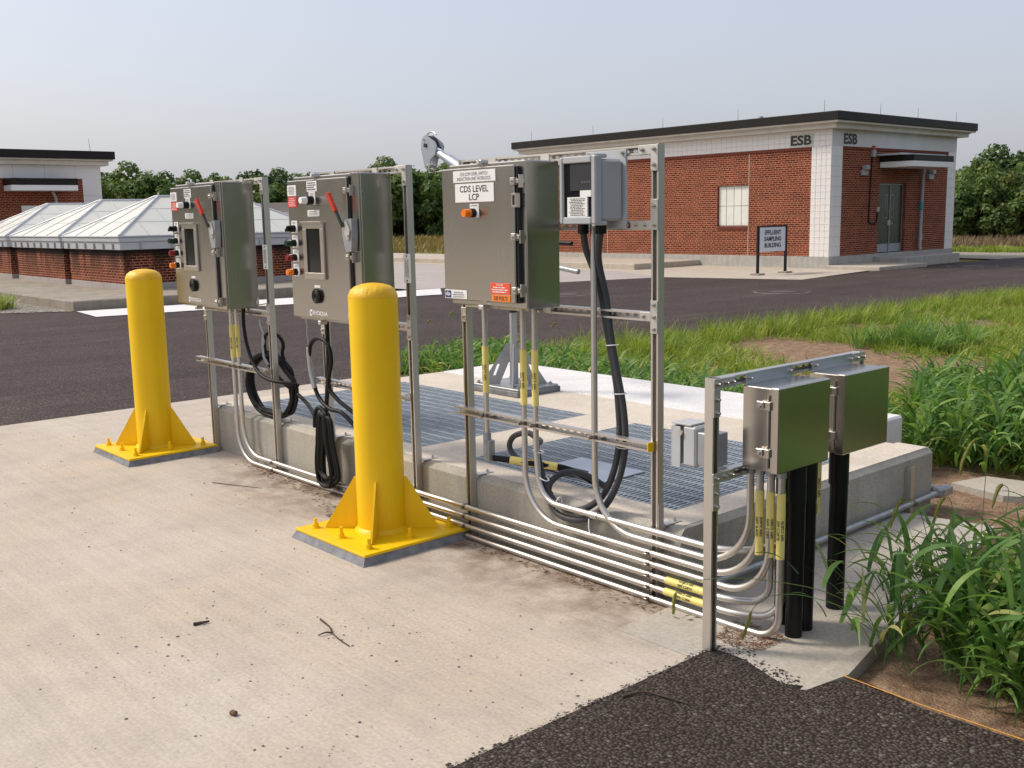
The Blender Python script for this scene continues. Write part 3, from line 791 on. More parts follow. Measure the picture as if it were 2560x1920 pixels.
def tall_cabinet(label, x0, x1, z0, z1, yb, yf0):
    """disconnect-handle control cabinet; door on the -Y side"""
    t = thing('control_cabinet', ((x0 + x1) / 2, (yb + yf0) / 2, z0), label, 'cabinet', 'tall control cabinets')
    W, H = x1 - x0, z1 - z0
    yd = yf0                                     # door face
    b = MB(); b.box(x0 + 0.012, x1, yd + 0.035, yb, z0, z1, 0.006); b.build('body', M['ss'], t)
    dx1 = x1 - 0.095
    fl = MB(); fl.box(dx1 + 0.012, x1 - 0.0, yd + 0.022, yd + 0.0345, z0 + 0.0, z1 - 0.0, 0.003); fl.build('front_flange', M['ss'], t)
    d = MB(); d.box(x0 - 0.006, dx1, yd, yd + 0.028, z0 + 0.018, z1 - 0.022, 0.005); door = d.build('door', M['ss'], t)
    g = MB(); g.box(dx1 + 0.001, dx1 + 0.011, yd + 0.012, yd + 0.034, z0 + 0.02, z1 - 0.02); g.build('door_gap_strip', M['ink'], t)  # black strip stands in for the dark open gap beside the door
    for zz in (z1 - 0.10, z0 + 0.40, z0 + 0.055):
        latch(t, dx1 + 0.012, yd + 0.01, zz)
    ex = x0 + 0.0
    def X(u): return ex + u
    def Z(v): return z0 + v
    n_ = (1, 0, 0); u_ = (0, 0, 1)
    # white notice and red danger label, upper left
    lp = label_plate(t, X(0.0), X(0.105), Z(0.770), Z(0.835), yd, M['white_label'], 'notice_label'); lines((X(0.052), yd - 0.003, Z(0.803)), n_, u_, 0.085, 0.05, 6, M['grey_ink'], lp, seed=3)
    lp = label_plate(t, X(0.0), X(0.108), Z(0.700), Z(0.765), yd, M['red_label'], 'danger_label'); lines((X(0.054), yd - 0.003, Z(0.732)), n_, u_, 0.09, 0.055, 5, M['pink_ink'], lp, seed=4)
    lp = label_plate(t, X(0.235), X(0.350), Z(0.790), Z(0.852), yd, M['white_label'], 'title_label'); lines((X(0.292), yd - 0.003, Z(0.822)), n_, u_, 0.10, 0.052, 4, M['ink'], lp, seed=5)
    lp = label_plate(t, X(0.255), X(0.328), Z(0.712), Z(0.788), yd, M['white_label'], 'legend_plate'); lines((X(0.292), yd - 0.003, Z(0.774)), n_, u_, 0.045, 0.018, 2, M['grey_ink'], lp, seed=6)
    k = MB(); k.cyl((X(0.292), yd - 0.003, Z(0.738)), (X(0.292), yd - 0.045, Z(0.738)), 0.026, n=20); k.build('switch_collar', M['black_rubber'], t)
    k = MB(); k.cyl((X(0.292), yd - 0.045, Z(0.738)), (X(0.292), yd - 0.085, Z(0.738)), 0.022, 0.019, n=20); k.build('white_push_button', M['white_ink'], t)
    lp = label_plate(t, X(0.232), X(0.368), Z(0.642), Z(0.680), yd, M['white_label'], 'title_label'); lines((X(0.30), yd - 0.003, Z(0.661)), n_, u_, 0.12, 0.03, 3, M['grey_ink'], lp, seed=7)
    for i, (kind, nm) in enumerate((('sel', 'selector_switch'), ('green_btn', 'green_push_button'), ('red_btn', 'red_push_button'), ('amber', 'amber_pilot_light'))):
        zc = 0.580 - i * 0.0895
        lp = label_plate(t, X(0.030), X(0.100), Z(zc - 0.038), Z(zc + 0.038), yd, M['white_label'], 'legend_plate')
        lines((X(0.065), yd - 0.003, Z(zc + 0.026)), n_, u_, 0.045, 0.015, 2, M['grey_ink'], lp, seed=10 + i)
        cx, cz = X(0.062), Z(zc - 0.010)
        MB().cyl((cx, yd - 0.003, cz), (cx, yd - 0.030, cz), 0.022, n=18).build('switch_collar', M['black_rubber'], t)
        if kind == 'sel':
            q = MB(); q.cyl((cx, yd - 0.030, cz), (cx, yd - 0.042, cz), 0.019, n=16); q.obox((cx, yd - 0.052, cz), ((1, 0, 1), (0, 1, 0), (-1, 0, 1)), (0.022, 0.010, 0.006), 0.002); q.build(nm, M['black_rubber'], t)
        else:
            MB().cyl((cx, yd - 0.030, cz), (cx, yd - 0.068, cz), 0.021, 0.018, n=18).build(nm, M[kind], t)
    # viewing window with raised frame and dark screen
    wx0, wx1, wz0, wz1 = X(0.180), X(0.418), Z(0.262), Z(0.608)
    f = MB(); w = 0.040
    f.box(wx0, wx1, yd - 0.016, yd, wz1 - w, wz1, 0.003); f.box(wx0, wx1, yd - 0.016, yd, wz0, wz0 + w, 0.003); f.box(wx0, wx0 + w, yd - 0.016, yd, wz0 + w, wz1 - w, 0.003); f.box(wx1 - w, wx1, yd - 0.016, yd, wz0 + w, wz1 - w, 0.003)
    wf = f.build('window_frame', M['ss_small'], t)
    MB().box(wx0 + w, wx1 - w, yd - 0.005, yd - 0.0005, wz0 + w, wz1 - w).build('screen', M['screen'], wf)
    MB().box(wx0 - 0.004, wx1 + 0.004, yd - 0.030, yd - 0.016, wz1 - 0.008, wz1 + 0.004, 0.001).build('drip_hood', M['ss_small'], t)
    # receptacle below the window
    label_plate(t, X(0.270), X(0.338), Z(0.210), Z(0.224), yd, M['white_label'], 'legend_plate')
    rc = MB().cyl((X(0.305), yd, Z(0.160)), (X(0.305), yd - 0.018, Z(0.160)), 0.046, n=28)
    rco = rc.build('service_port', M['black_rubber'], t)
    rr = MB()
    for rad in (0.036, 0.022):
        rr.tube([(X(0.305) + rad * math.cos(q), yd - 0.019, Z(0.160) + rad * math.sin(q)) for q in np.linspace(0, 2 * math.pi, 24, endpoint=False)], 0.003, 6, True)
    rr.build('port_ring', M['dark_metal'], rco)
    # maker's lettering with round mark
    text('EVOQUA', (X(0.325), yd, Z(0.052)), n_, u_, M['white_ink'], t, w=0.165, h=0.030, depth=0.002)
    ring = MB()
    ring.tube([(X(0.218) + 0.0125 * math.cos(q), yd - 0.002, Z(0.052) + 0.0155 * math.sin(q)) for q in np.linspace(0, 2 * math.pi, 20, endpoint=False)], 0.0045, 6, True)
    ring.build('round_mark', M['white_ink'], t)
    # disconnect handle with red grip
    hx = x1 - 0.068; hz = Z(0.54)
    hb = MB(); hb.prism([(hx - 0.055, yd + 0.018, hz + 0.075), (hx + 0.050, yd + 0.018, hz + 0.085), (hx + 0.050, yd + 0.018, hz - 0.02), (hx + 0.036, yd + 0.018, hz - 0.105), (hx - 0.020, yd + 0.018, hz - 0.105), (hx - 0.048, yd + 0.018, hz - 0.02)], (0, -0.042, 0))
    hbo = hb.build('handle_housing', M['galv_paint'], t)
    q = MB(); q.prism([(hx - 0.030, yd - 0.025, hz + 0.065), (hx + 0.006, yd - 0.025, hz + 0.075), (hx + 0.040, yd - 0.025, hz + 0.02), (hx + 0.030, yd - 0.025, hz - 0.030), (hx + 0.010, yd - 0.025, hz - 0.040), (hx - 0.012, yd - 0.025, hz - 0.005)], (0, -0.008, 0))
    q.cyl((hx + 0.018, yd - 0.033, hz - 0.012), (hx + 0.018, yd - 0.040, hz - 0.012), 0.009, n=12); q.build('handle_cam', M['fitting'], hbo)
    q = MB(); q.obox((hx - 0.068, yd - 0.05, hz + 0.13), ((-0.46, -0.10, 0.88), (0, 1, 0), (0.88, 0, 0.46)), (0.105, 0.006, 0.010), 0.002); q.build('lever_arm', M['dark_metal'], t)
    q = MB(); q.obox((hx - 0.095, yd - 0.058, hz + 0.180), ((-0.46, -0.10, 0.88), (0, 1, 0), (0.88, 0, 0.46)), (0.060, 0.012, 0.015), 0.004); q.build('lever_grip', M['red_grip'], t)
    q = MB(); q.cyl((X(0.30), yd + 0.03, z1), (X(0.30), yd - 0.008, z1 + 0.004), 0.012, n=12); q.box(X(0.285), X(0.315), yd + 0.0, yd + 0.05, z1 - 0.012, z1 + 0.012, 0.003); q.build('top_stay', M['fitting'], t)
    q = MB(); q.box(X(0.285), X(0.315), yd + 0.0, yd + 0.05, z0 - 0.018, z0 + 0.006, 0.003); q.build('bottom_stay', M['fitting'], t)
    for zz in (z1 + 0.006, z0 - 0.006):
        for xa in (x0 + 0.10, x1 - 0.19):
            MB().box(xa, xa + 0.05, yb - 0.004, yb - 0.001, zz - 0.03, zz + 0.03).build('mounting_tab', M['fitting'], t)
    return t
YB = 3.588
tall_cabinet('stainless control cabinet with red handle, farther one behind the far bollard', -7.575, -6.812, 1.192, 2.082, YB, 3.315)
tall_cabinet('stainless control cabinet with red handle, nearer one behind the near bollard', -5.880, -5.115, 1.185, 2.070, YB, 3.335)

# cabinet with the level signs
lc = thing('level_cabinet', (-4.0, 3.46, 1.36), 'stainless cabinet with white CDS LEVEL sign and amber light', 'cabinet')
x0, x1, z0, z1, yd = -4.300, -3.702, 1.358, 2.066, 3.335
MB().box(x0 + 0.012, x1, yd + 0.032, YB, z0, z1, 0.006).build('body', M['ss'], lc)
MB().box(x0 - 0.008, x1 - 0.050, yd, yd + 0.026, z0 + 0.026, z1 - 0.020, 0.005).build('door', M['ss'], lc)
MB().box(x1 - 0.047, x1 - 0.037, yd + 0.012, yd + 0.0315, z0 + 0.03, z1 - 0.03).build('door_gap_strip', M['ink'], lc)  # the gap's darkness put in as a black strip
for zz in (1.967, 1.706, 1.450): latch(lc, x1 - 0.036, yd + 0.008, zz)
hs = MB(); hs.box(x1 - 0.052, x1 - 0.044, yd - 0.016, yd + 0.012, 1.845, 1.912, 0.001); hs.box(x1 - 0.028, x1 - 0.020, yd - 0.016, yd + 0.012, 1.845, 1.912, 0.001)
hs.box(x1 - 0.0435, x1 - 0.0285, yd - 0.016, yd + 0.012, 1.902, 1.912, 0.001); hs.box(x1 - 0.0435, x1 - 0.0285, yd - 0.016, yd + 0.012, 1.845, 1.855, 0.001); hs.build('padlock_hasp', M['ss_small'], lc)
ex, ez = (1, 0, 0), (0, 0, 1)
lp = label_plate(lc, -4.208, -3.880, 1.975, 2.032, yd, M['white_label'], 'sign_plate', 0.004)
text('CDS LOW LEVEL SWITCH\nINDUCTION UNIT INTERLOCK', (-4.044, yd - 0.004, 2.0035), ex, ez, M['grey_ink'], lp, w=0.262, h=0.041, space=0.95)
lp = label_plate(lc, -4.195, -3.894, 1.877, 1.968, yd, M['white_label'], 'sign_plate', 0.004)
text('CDS LEVEL\nLCP', (-4.045, yd - 0.004, 1.922), ex, ez, M['ink'], lp, w=0.222, h=0.072, space=0.9)
lp = label_plate(lc, -4.082, -4.012, 1.799, 1.868, yd, M['white_label'], 'legend_plate')
text('LOW LEVEL', (-4.047, yd - 0.003, 1.860), ex, ez, M['ink'], lp, w=0.052, h=0.007)
MB().cyl((-4.050, yd - 0.003, 1.823), (-4.050, yd - 0.030, 1.823), 0.023, n=20).build('light_collar', M['black_rubber'], lc)
MB().cyl((-4.050, yd - 0.030, 1.823), (-4.050, yd - 0.070, 1.823), 0.021, 0.019, n=20).build('amber_pilot_light', M['amber'], lc)
lp = label_plate(lc, -3.937, -3.790, 1.428, 1.482, yd, M['orange_red'], 'danger_label'); 
text('DANGER', (-3.863, yd - 0.003, 1.4735), ex, ez, M['white_ink'], lp, w=0.050, h=0.0075)
lines((-3.863, yd - 0.003, 1.449), ex, ez, 0.132, 0.034, 3, M['white_ink'], lp, seed=31)
lp = label_plate(lc, -3.928, -3.789, 1.391, 1.424, yd, M['orange_label'], 'voltage_label')
text('120 VOLTS', (-3.858, yd - 0.003, 1.4075), ex, ez, M['ink'], lp, w=0.100, h=0.021)
lp = label_plate(lc, -4.303, -4.122, 1.391, 1.435, yd, M['white_label'], 'maker_label')
MB().box(-4.298, -4.250, yd - 0.0042, yd - 0.003, 1.395, 1.431).build('logo_block', M['navy'], lp)
text('djs', (-4.274, yd - 0.0042, 1.413), ex, ez, M['white_ink'], lp, w=0.036, h=0.026)
lines((-4.186, yd - 0.003, 1.418), ex, ez, 0.108, 0.022, 2, M['grey_ink'], lp, seed=32); lines((-4.186, yd - 0.003, 1.401), ex, ez, 0.108, 0.010, 2, M['grey_ink'], lp, seed=33)
q = MB(); q.box(-4.03, -3.99, yd + 0.0, yd + 0.05, z1 - 0.008, z1 + 0.014, 0.004); q.cyl((-4.01, yd - 0.004, z1 + 0.004), (-4.01, yd + 0.002, z1 + 0.004), 0.010, n=12); q.build('top_stay', M['fitting'], lc)
q = MB(); q.box(-4.04, -4.0, yd + 0.0, yd + 0.05, z0 - 0.016, z0 + 0.008, 0.004); q.build('bottom_stay', M['fitting'], lc)
for xx in (-4.20, -3.80):
    MB().box(xx - 0.03, xx + 0.03, YB - 0.004, YB - 0.001, z0 - 0.035, z0 + 0.02).build('mounting_tab', M['fitting'], lc)
    MB().box(xx - 0.03, xx + 0.03, YB - 0.004, YB - 0.001, z1 - 0.02, z1 + 0.035).build('mounting_tab', M['fitting'], lc)

# grey transmitter with a dark window
tr = thing('transmitter', (-3.38, 3.48, 1.76), 'grey plastic transmitter with dark window, right of the level sign cabinet', 'instrument')
MB().box(-3.51, -3.255, 3.575, 3.588, 1.738, 2.093, 0.002).build('back_plate', M['grey_back'], tr)
MB().box(-3.49, -3.272, 3.43, 3.5745, 1.775, 2.05, 0.012).build('housing', M['grey_plastic'], tr)
fx0, fx1, fz0, fz1, fy0, fy1 = -3.496, -3.264, 1.762, 2.064, 3.385, 3.4295
f = MB(); w1, w2, w3, w4 = 0.024, 0.030, 0.032, 0.030
f.box(fx0, fx0 + w1, fy0, fy1, fz0, fz1, 0.006); f.box(fx1 - w2, fx1, fy0, fy1, fz0, fz1, 0.006)
f.box(fx0 + w1, fx1 - w2, fy0, fy1, fz0, fz0 + w3, 0.004); f.box(fx0 + w1, fx1 - w2, fy0, fy1, fz1 - w4, fz1, 0.004)
f.build('cover_frame', M['grey_plastic'], tr)
wx0, wx1, wz0, wz1 = fx0 + w1, fx1 - w2, fz0 + w3, fz1 - w4
wn_ = MB().box(wx0, wx1, fy0 + 0.012, fy0 + 0.016, wz0, wz1).build('window', M['screen'], tr)
MB().box(wx0 + 0.040, wx1 - 0.004, fy0 + 0.009, fy0 + 0.0118, wz0 + 0.118, wz1 - 0.004).build('display_face', plain('display_grey', (0.035, 0.036, 0.042), 0.3), wn_)
for i in range(4):
    MB().box(wx1 - 0.066 + i * 0.015, wx1 - 0.055 + i * 0.015, fy0 + 0.0075, fy0 + 0.009, wz0 + 0.150, wz0 + 0.160).build('display_key', plain('key_grey', (0.10, 0.10, 0.11), 0.4), wn_)
lp = MB().box(wx1 - 0.072, wx1 - 0.003, fy0 + 0.006, fy0 + 0.0118, wz0 + 0.090, wz0 + 0.118).build('white_tag', M['white_label'], wn_)
lp = MB().box(wx0 + 0.026, wx1 - 0.025, fy0 + 0.004, fy0 + 0.0118, wz0 + 0.001, wz0 + 0.0895).build('data_label', M['white_label'], wn_)
lines(((wx0 + wx1) / 2 + 0.001, fy0 + 0.004, wz0 + 0.045), ex, ez, 0.105, 0.080, 11, M['ink'], wn_, lift=0.0008, seed=40)
for zz, s_ in ((2.062, 1), (1.764, -1)):
    q = MB(); q.box(-3.30, -3.27, 3.40, 3.47, zz - 0.008, zz + 0.010, 0.004); q.cyl((-3.285, 3.392, zz), (-3.285, 3.402, zz), 0.012, n=12); q.build('cover_clip', M['grey_back'], tr)
for (bx, bz) in ((-3.275, 2.078), (-3.49, 2.078)):
    q = MB(); bolt(q, (bx, 3.575, bz), (0, -1, 0)); q.build('hex_bolt', M['ss_small'], tr)
q = MB(); q.cyl((-3.475, 3.52, 1.774), (-3.475, 3.52, 1.715), 0.026, n=18).build('cable_gland', M['black_rubber'], tr)
q = MB(); q.cyl((-3.36, 3.52, 1.774), (-3.36, 3.52, 1.715), 0.026, n=18).build('cable_gland', M['black_rubber'], tr)

# ==================================================================== SMALL RACK AND JUNCTION BOXES
XF = -2.553
sr = thing('short_strut_rack', (XF, 3.9, 0), 'short stainless strut rack at the right carrying two junction boxes', 'rack')
for y, zlow in ((3.312, 0.0), (4.405, 0.715)):
    MB().channel((XF, y, zlow), (XF, y, 1.152), (1, 0, 0)).build('post', M['ss_rail'], sr)
MB().channel((XF, 3.333, 1.128), (XF, 4.384, 1.128), (1, 0, 0), slots=True).build('rail', M['ss_rail'], sr)
MB().channel((XF, 3.333, 0.742), (XF, 4.384, 0.742), (1, 0, 0), slots=True).build('rail', M['ss_rail'], sr)
xf = XF + 0.0207
def fit_x(parent, cells):
    b = MB(); bl = []
    for (y0, y1, z0, z1, bolts) in cells:
        b.box(xf, xf + 0.006, y0, y1, z0, z1, 0.001)
        bl += [(xf + 0.006, by, bz) for (by, bz) in bolts]
    o = b.build('flat_fitting', M['fitting'], parent)
    for p in bl:
        q = MB(); bolt(q, p, (1, 0, 0)); q.build('hex_bolt', M['ss_small'], o)
h = 0.0205
fit_x(sr, [(3.312 - h, 3.312 + 0.115, 1.128 - h, 1.128 + h, [(3.312, 1.128), (3.312 + 0.055, 1.128), (3.312 + 0.098, 1.128)]), (3.312 - h, 3.312 + h, 1.128 - 0.135, 1.128 - h, [(3.312, 1.065), (3.312, 1.010)])])
fit_x(sr, [(3.312 - h, 3.312 + 0.115, 0.742 - h, 0.742 + h, [(3.312, 0.742), (3.312 + 0.055, 0.742), (3.312 + 0.098, 0.742)]), (3.312 - h, 3.312 + h, 0.742 - 0.135, 0.742 - h, [(3.312, 0.680), (3.312, 0.625)])])
fit_x(sr, [(4.32, 4.405 + h, 1.128 - h, 1.128 + h, [(4.405, 1.128), (4.35, 1.128)])])
def jbox(label, y0, y1):
    z0, z1, xb, xe = 0.757, 1.108, xf + 0.008, -2.348
    t = thing('junction_box', ((xb + xe) / 2, (y0 + y1) / 2, z0), label, 'box', 'stainless junction boxes on the short rack')
    MB().box(xb, xe - 0.026, y0 + 0.004, y1 - 0.004, z0 + 0.004, z1 - 0.004, 0.003).build('body', M['ss_box'], t)
    MB().box(xe - 0.040, xe, y0, y1, z0, z1, 0.004).build('cover', M['ss_box'], t)
    q = MB(); q.box(xb + 0.0, xb + 0.003, y0 + 0.02, y1 - 0.02, z1 - 0.004, z1 + 0.045, 0.001)
    qo = q.build('mounting_flange', M['zinc'], t)
    for y in (y0 + 0.045, y1 - 0.045):
        bb = MB(); bolt(bb, (xb + 0.003, y, z1 + 0.022), (1, 0, 0)); bb.build('hex_bolt', M['ss_small'], qo)
    rod = MB().cyl((xe - 0.046, y0 - 0.004, z0 + 0.02), (xe - 0.046, y0 - 0.004, z1 - 0.03), 0.005, n=8); rod.build('hinge_rod', M['ss_small'], t)
    for z in (z0 + 0.082, z1 - 0.075):
        q = MB(); q.box(xe - 0.085, xe - 0.035, y0 - 0.012, y0 + 0.002, z - 0.018, z + 0.018, 0.002); q.box(xe - 0.095, xe - 0.060, y0 - 0.020, y0 - 0.012, z - 0.011, z + 0.019, 0.003)
        q.cyl((xe - 0.078, y0 - 0.020, z), (xe - 0.078, y0 - 0.030, z), 0.008, n=10); q.build('cover_clamp', M['ss_small'], t)
    return t
jbox('stainless junction box nearer the camera on the short rack', 3.474, 3.845)
jbox('stainless junction box farther along the short rack, above single black pipe', 3.957, 4.328)

rb = thing('outlet_box', (-2.68, 3.40, 0.75), 'grey outlet box with hinged flip cover behind the short rack post', 'box')
MB().box(-2.665, -2.578, 3.36, 3.455, 0.765, 0.905, 0.004).build('box_body', M['galv_paint'], rb)
MB().box(-2.735, -2.667, 3.352, 3.463, 0.755, 0.925, 0.008).build('cover_frame', M['grey_back'], rb)
q = MB(); q.box(-2.792, -2.748, 3.352, 3.357, 0.742, 0.918, 0.001); q.box(-2.792, -2.748, 3.458, 3.463, 0.742, 0.918, 0.001); q.box(-2.797, -2.792, 3.352, 3.463, 0.742, 0.918, 0.001); q.box(-2.795, -2.690, 3.352, 3.463, 0.927, 0.934, 0.001)
q.build('flip_cover', M['grey_back'], rb)
MB().cyl((-2.745, 3.352, 0.895), (-2.745, 3.342, 0.895), 0.013, n=14).build('hinge_pin', M['fitting'], rb)

# black pipes under the boxes
def black_pipe(label, x, y, top, r, cut=0.0):
    t = thing('black_pipe', (x, y, 0), label, 'pipe', 'black pipes under the junction boxes')
    MB().cyl((x, y, 0.004), (x + 0.004, y, top), r, n=28).build('pipe', M['black_pvc'], t)
    MB().cyl((x, y, top - 0.16), (x, y, top - 0.001), r * 1.1, n=28).build('coupling', M['black_pvc'], t)
    return t
black_pipe('black pipe under the nearer junction box, left of the close pair', -2.388, 3.675, 0.757, 0.036)
black_pipe('black pipe under the nearer junction box, right of the close pair', -2.402, 3.772, 0.757, 0.039)
black_pipe('black pipe half hidden behind the bent conduit risers', -2.505, 3.765, 0.757, 0.036)
black_pipe('single black pipe under the farther junction box', -2.435, 4.075, 0.757, 0.040)

# ==================================================================== CONDUITS
RC = 0.0155
def sleeve(parent, p0, p1, body=None, nv=(0.3, -1, 0), r=RC):
    p0, p1 = Vector(p0), Vector(p1); d = (p1 - p0).normalized()
    o = MB().cyl(p0, p1, r * 1.16, n=18).build('label_sleeve', M['tape'], parent)
    if body:
        nv = Vector(nv); nv = (nv - d * nv.dot(d)).normalized()
        m_ = (p0 + p1) / 2
        for k, ang in enumerate((-0.55, 0.45)):
            s_ = d.cross(nv)
            n2 = nv * math.cos(ang) + s_ * math.sin(ang)
            uv = n2.cross(d) * (1 if k else -1); rv = d * (1 if k else -1)
            text(body, m_ + n2 * (r * 1.16) - d * 0.015, rv, uv, M['ink'], o, w=0.085, h=0.012, depth=0.0012)
    return o
def clamp(parent, p, d, r=RC, out=(0, -1, 0)):
    p, d, out = Vector(p), Vector(d).normalized(), Vector(out)
    b = MB().cyl(p - d * 0.009, p + d * 0.009, r * 1.22, n=16)
    s_ = d.cross(out).normalized()
    b.obox(p + out * (r * 1.45), (d, s_, out), (0.009, 0.004, 0.011), 0.001)
    b.cyl(p + out * (r * 1.6) - s_ * 0.010, p + out * (r * 1.6) + s_ * 0.010, 0.005, n=8)
    return b.build('pipe_clamp', M['clamp'], parent)
def conduit(label, pts, rad=0.26, r=RC, m=None, loc=None):
    t = thing('conduit', loc or pts[0], label, 'conduit', 'metal conduits')
    MB().tube(fillet(pts, rad, 12), r, 14).build('pipe', M[m or 'conduit'], t)
    return t
def couple(parent, p, d, r=RC):
    p, d = Vector(p), Vector(d).normalized()
    return MB().cyl(p - d * 0.024, p + d * 0.024, r * 1.25, n=16).build('coupling', M['conduit'], parent)
YC = 3.5585
LV = [0.020, 0.076, 0.132, 0.187, 0.239, 0.293, 0.346]
def clamps_at(c, z, x0):
    for x in (-6.685, -4.985, -4.468, -3.095):
        if x > x0 + 0.25: clamp(c, (x, YC, z), (1, 0, 0))
YR = 3.553
# far rack pair
c = conduit('metal conduit from the far cabinet running lowest along the curb', [(-7.215, YC, 1.20), (-7.215, YC, LV[0]), (-2.600, YC, LV[0]), (-2.392, 3.57, LV[0]), (-2.392, 3.57, 0.757)], 0.24)
clamps_at(c, LV[0], -7.2); clamp(c, (-7.215, YC - 0.008, 0.735), (0, 0, 1)); couple(c, (-7.215, YC, 0.335), (0, 0, 1))
sleeve(c, (-7.215, YC, 0.795), (-7.215, YC, 1.045), 'S89 C287B'); sleeve(c, (-2.392, 3.57, 0.375), (-2.392, 3.57, 0.655), 'S89 C287B', (0.6, -1, 0))
c = conduit('metal conduit from the far cabinet, second from the bottom along the curb', [(-7.125, YC, 1.20), (-7.125, YC, LV[1]), (-2.62, YC, LV[1]), (-2.44, 3.66, LV[1]), (-2.44, 3.66, 0.757)], 0.24)
clamps_at(c, LV[1], -7.1); clamp(c, (-7.125, YC - 0.008, 0.735), (0, 0, 1)); couple(c, (-7.125, YC, 0.385), (0, 0, 1))
sleeve(c, (-7.125, YC, 0.810), (-7.125, YC, 1.055), 'S89 C286'); sleeve(c, (-3.00, YC, LV[1]), (-2.735, YC, LV[1]), 'S89 C286', (0, -1, 0.6))
# middle rack pair
c = conduit('metal conduit from the middle cabinet, third from the bottom along the curb', [(-5.545, YC, 1.19), (-5.545, YC, LV[2]), (-2.64, YC, LV[2]), (-2.50, 3.655, LV[2]), (-2.50, 3.655, 0.757)], 0.22)
clamps_at(c, LV[2], -5.5); clamp(c, (-5.545, YC - 0.008, 0.75), (0, 0, 1))
sleeve(c, (-5.545, YC, 0.80), (-5.545, YC, 1.07), 'S89 C277A'); sleeve(c, (-2.99, YC, LV[2]), (-2.72, YC, LV[2]), 'S89 C287A', (0, -1, 0.6))
c = conduit('metal conduit from the middle cabinet, fourth from the bottom along the curb', [(-5.455, YC, 1.19), (-5.455, YC, LV[3]), (-2.44, YC, LV[3]), (-2.44, 3.565, 0.757)], 0.22)
clamps_at(c, LV[3], -5.4); clamp(c, (-5.455, YC - 0.008, 0.75), (0, 0, 1))
sleeve(c, (-2.44, 3.5645, 0.375), (-2.44, 3.565, 0.655), 'S89 C285', (0.6, -1, 0))
# level cabinet conduits
c = conduit('metal conduit with A400 sleeve below the level sign cabinet, bending right', [(-3.954, YC, 1.36), (-3.954, YC, LV[4]), (-2.490, YC, LV[4]), (-2.490, 3.560, 0.757)], 0.25)
clamps_at(c, LV[4], -3.5); clamp(c, (-3.954, YC - 0.008, 0.742), (0, 0, 1)); sleeve(c, (-3.954, YC, 0.838), (-3.954, YC, 1.125), 'S89 A400'); sleeve(c, (-2.490, 3.56, 0.375), (-2.490, 3.56, 0.655), 'S89 A400', (0.6, -1, 0))
c = conduit('metal conduit from under the transmitter, bending right along the curb', [(-3.446, YC, 1.76), (-3.446, YC, LV[5]), (-2.535, YC, LV[5]), (-2.535, 3.555, 0.757)], 0.25)
clamps_at(c, LV[5], -3.3); clamp(c, (-3.446, YC - 0.008, 0.742), (0, 0, 1))
c = conduit('metal conduit with C399 sleeve, uppermost in the stack along the curb', [(-3.866, YC, 1.36), (-3.866, YC, 0.60), (-3.84, YC, LV[6]), (-2.62, YC, LV[6]), (-2.49, 3.985, LV[6]), (-2.49, 3.99, 0.757)], 0.20)
clamps_at(c, LV[6], -3.3); clamp(c, (-3.866, YC - 0.008, 0.742), (0, 0, 1)); sleeve(c, (-3.866, YC, 0.842), (-3.866, YC, 1.130), 'S89 C399'); sleeve(c, (-2.49, 3.99, 0.47), (-2.49, 3.99, 0.735), 'S89 C399', (0.8, -1, 0)); couple(c, (-3.45, YC, LV[6]), (1, 0, 0))
c = conduit('short vertical conduit with A290 sleeve ending in a cast elbow', [(-4.258, YC, 1.36), (-4.258, YC, 0.61)], 0.1)
clamp(c, (-4.258, YC - 0.008, 0.742), (0, 0, 1)); sleeve(c, (-4.258, YC, 0.868), (-4.258, YC, 1.120), 'S89 A290')
lb = MB(); lb.cyl((-4.258, YC, 0.645), (-4.258, YC, 0.60), 0.022, n=16); lb.obox((-4.258, YC + 0.006, 0.545), ((1, 0, 0), (0, 1, 0), (0, 0, 1)), (0.021, 0.026, 0.062), 0.010)
lb.build('cast_elbow', M['galv_paint'], c)
lb = MB(); lb.box(-4.2365, -4.227, YC - 0.020, YC + 0.030, 0.490, 0.605, 0.004); lb.cyl((-4.227, YC + 0.005, 0.592), (-4.222, YC + 0.005, 0.592), 0.005, n=8); lb.build('elbow_cover', M['galv'], c)
for zz, xx in ((0.757, -2.535), (0.757, -2.490), (0.757, -2.44), (0.757, -2.392)):
    pass
# lock-nut hubs where risers meet the nearer junction box
hub = thing('conduit_hubs', (-2.46, 3.565, 0.72), 'row of ribbed conduit hubs under the nearer junction box', 'fittings')
for xx, yy in ((-2.535, 3.555), (-2.490, 3.560), (-2.44, 3.565), (-2.392, 3.57)):
    MB().cyl((xx, yy, 0.722), (xx, yy, 0.756), 0.0215, n=8).build('hub', M['galv'], hub)
# conduit along the right end of the vault
c = conduit('grey conduit lying along the right end of the vault', [(-2.935, 3.80, 0.062), (-2.935, 6.04, 0.075)], 0.1, 0.019, 'galv')
q = MB(); q.obox((-2.935, 6.10, 0.078), ((1, 0, 0), (0, 1, 0), (0, 0, 1)), (0.030, 0.075, 0.030), 0.012); q.cyl((-2.935, 6.03, 0.077), (-2.935, 6.06, 0.077), 0.028, n=16); q.cyl((-2.96, 6.12, 0.080), (-3.12, 6.12, 0.085), 0.021, n=14); q.build('cast_elbow', M['galv_paint'], c)
q = MB(); q.obox((-2.904, 6.12, 0.078), ((1, 0, 0), (0, 1, 0), (0, 0, 1)), (0.005, 0.055, 0.024), 0.003); q.build('elbow_cover', M['galv'], c)
clamp(c, (-2.935, 5.74, 0.073), (0, 1, 0), 0.019, (1, 0, 0))
q = thing('strut_stub', (-2.945, 5.75, 0), 'short upright strut fixed to the right end of the vault', 'strut')
MB().channel((-2.9485, 5.715, 0.02), (-2.9485, 5.715, 0.298), (0, 1, 0)).build('channel', M['ss_rail'], q)

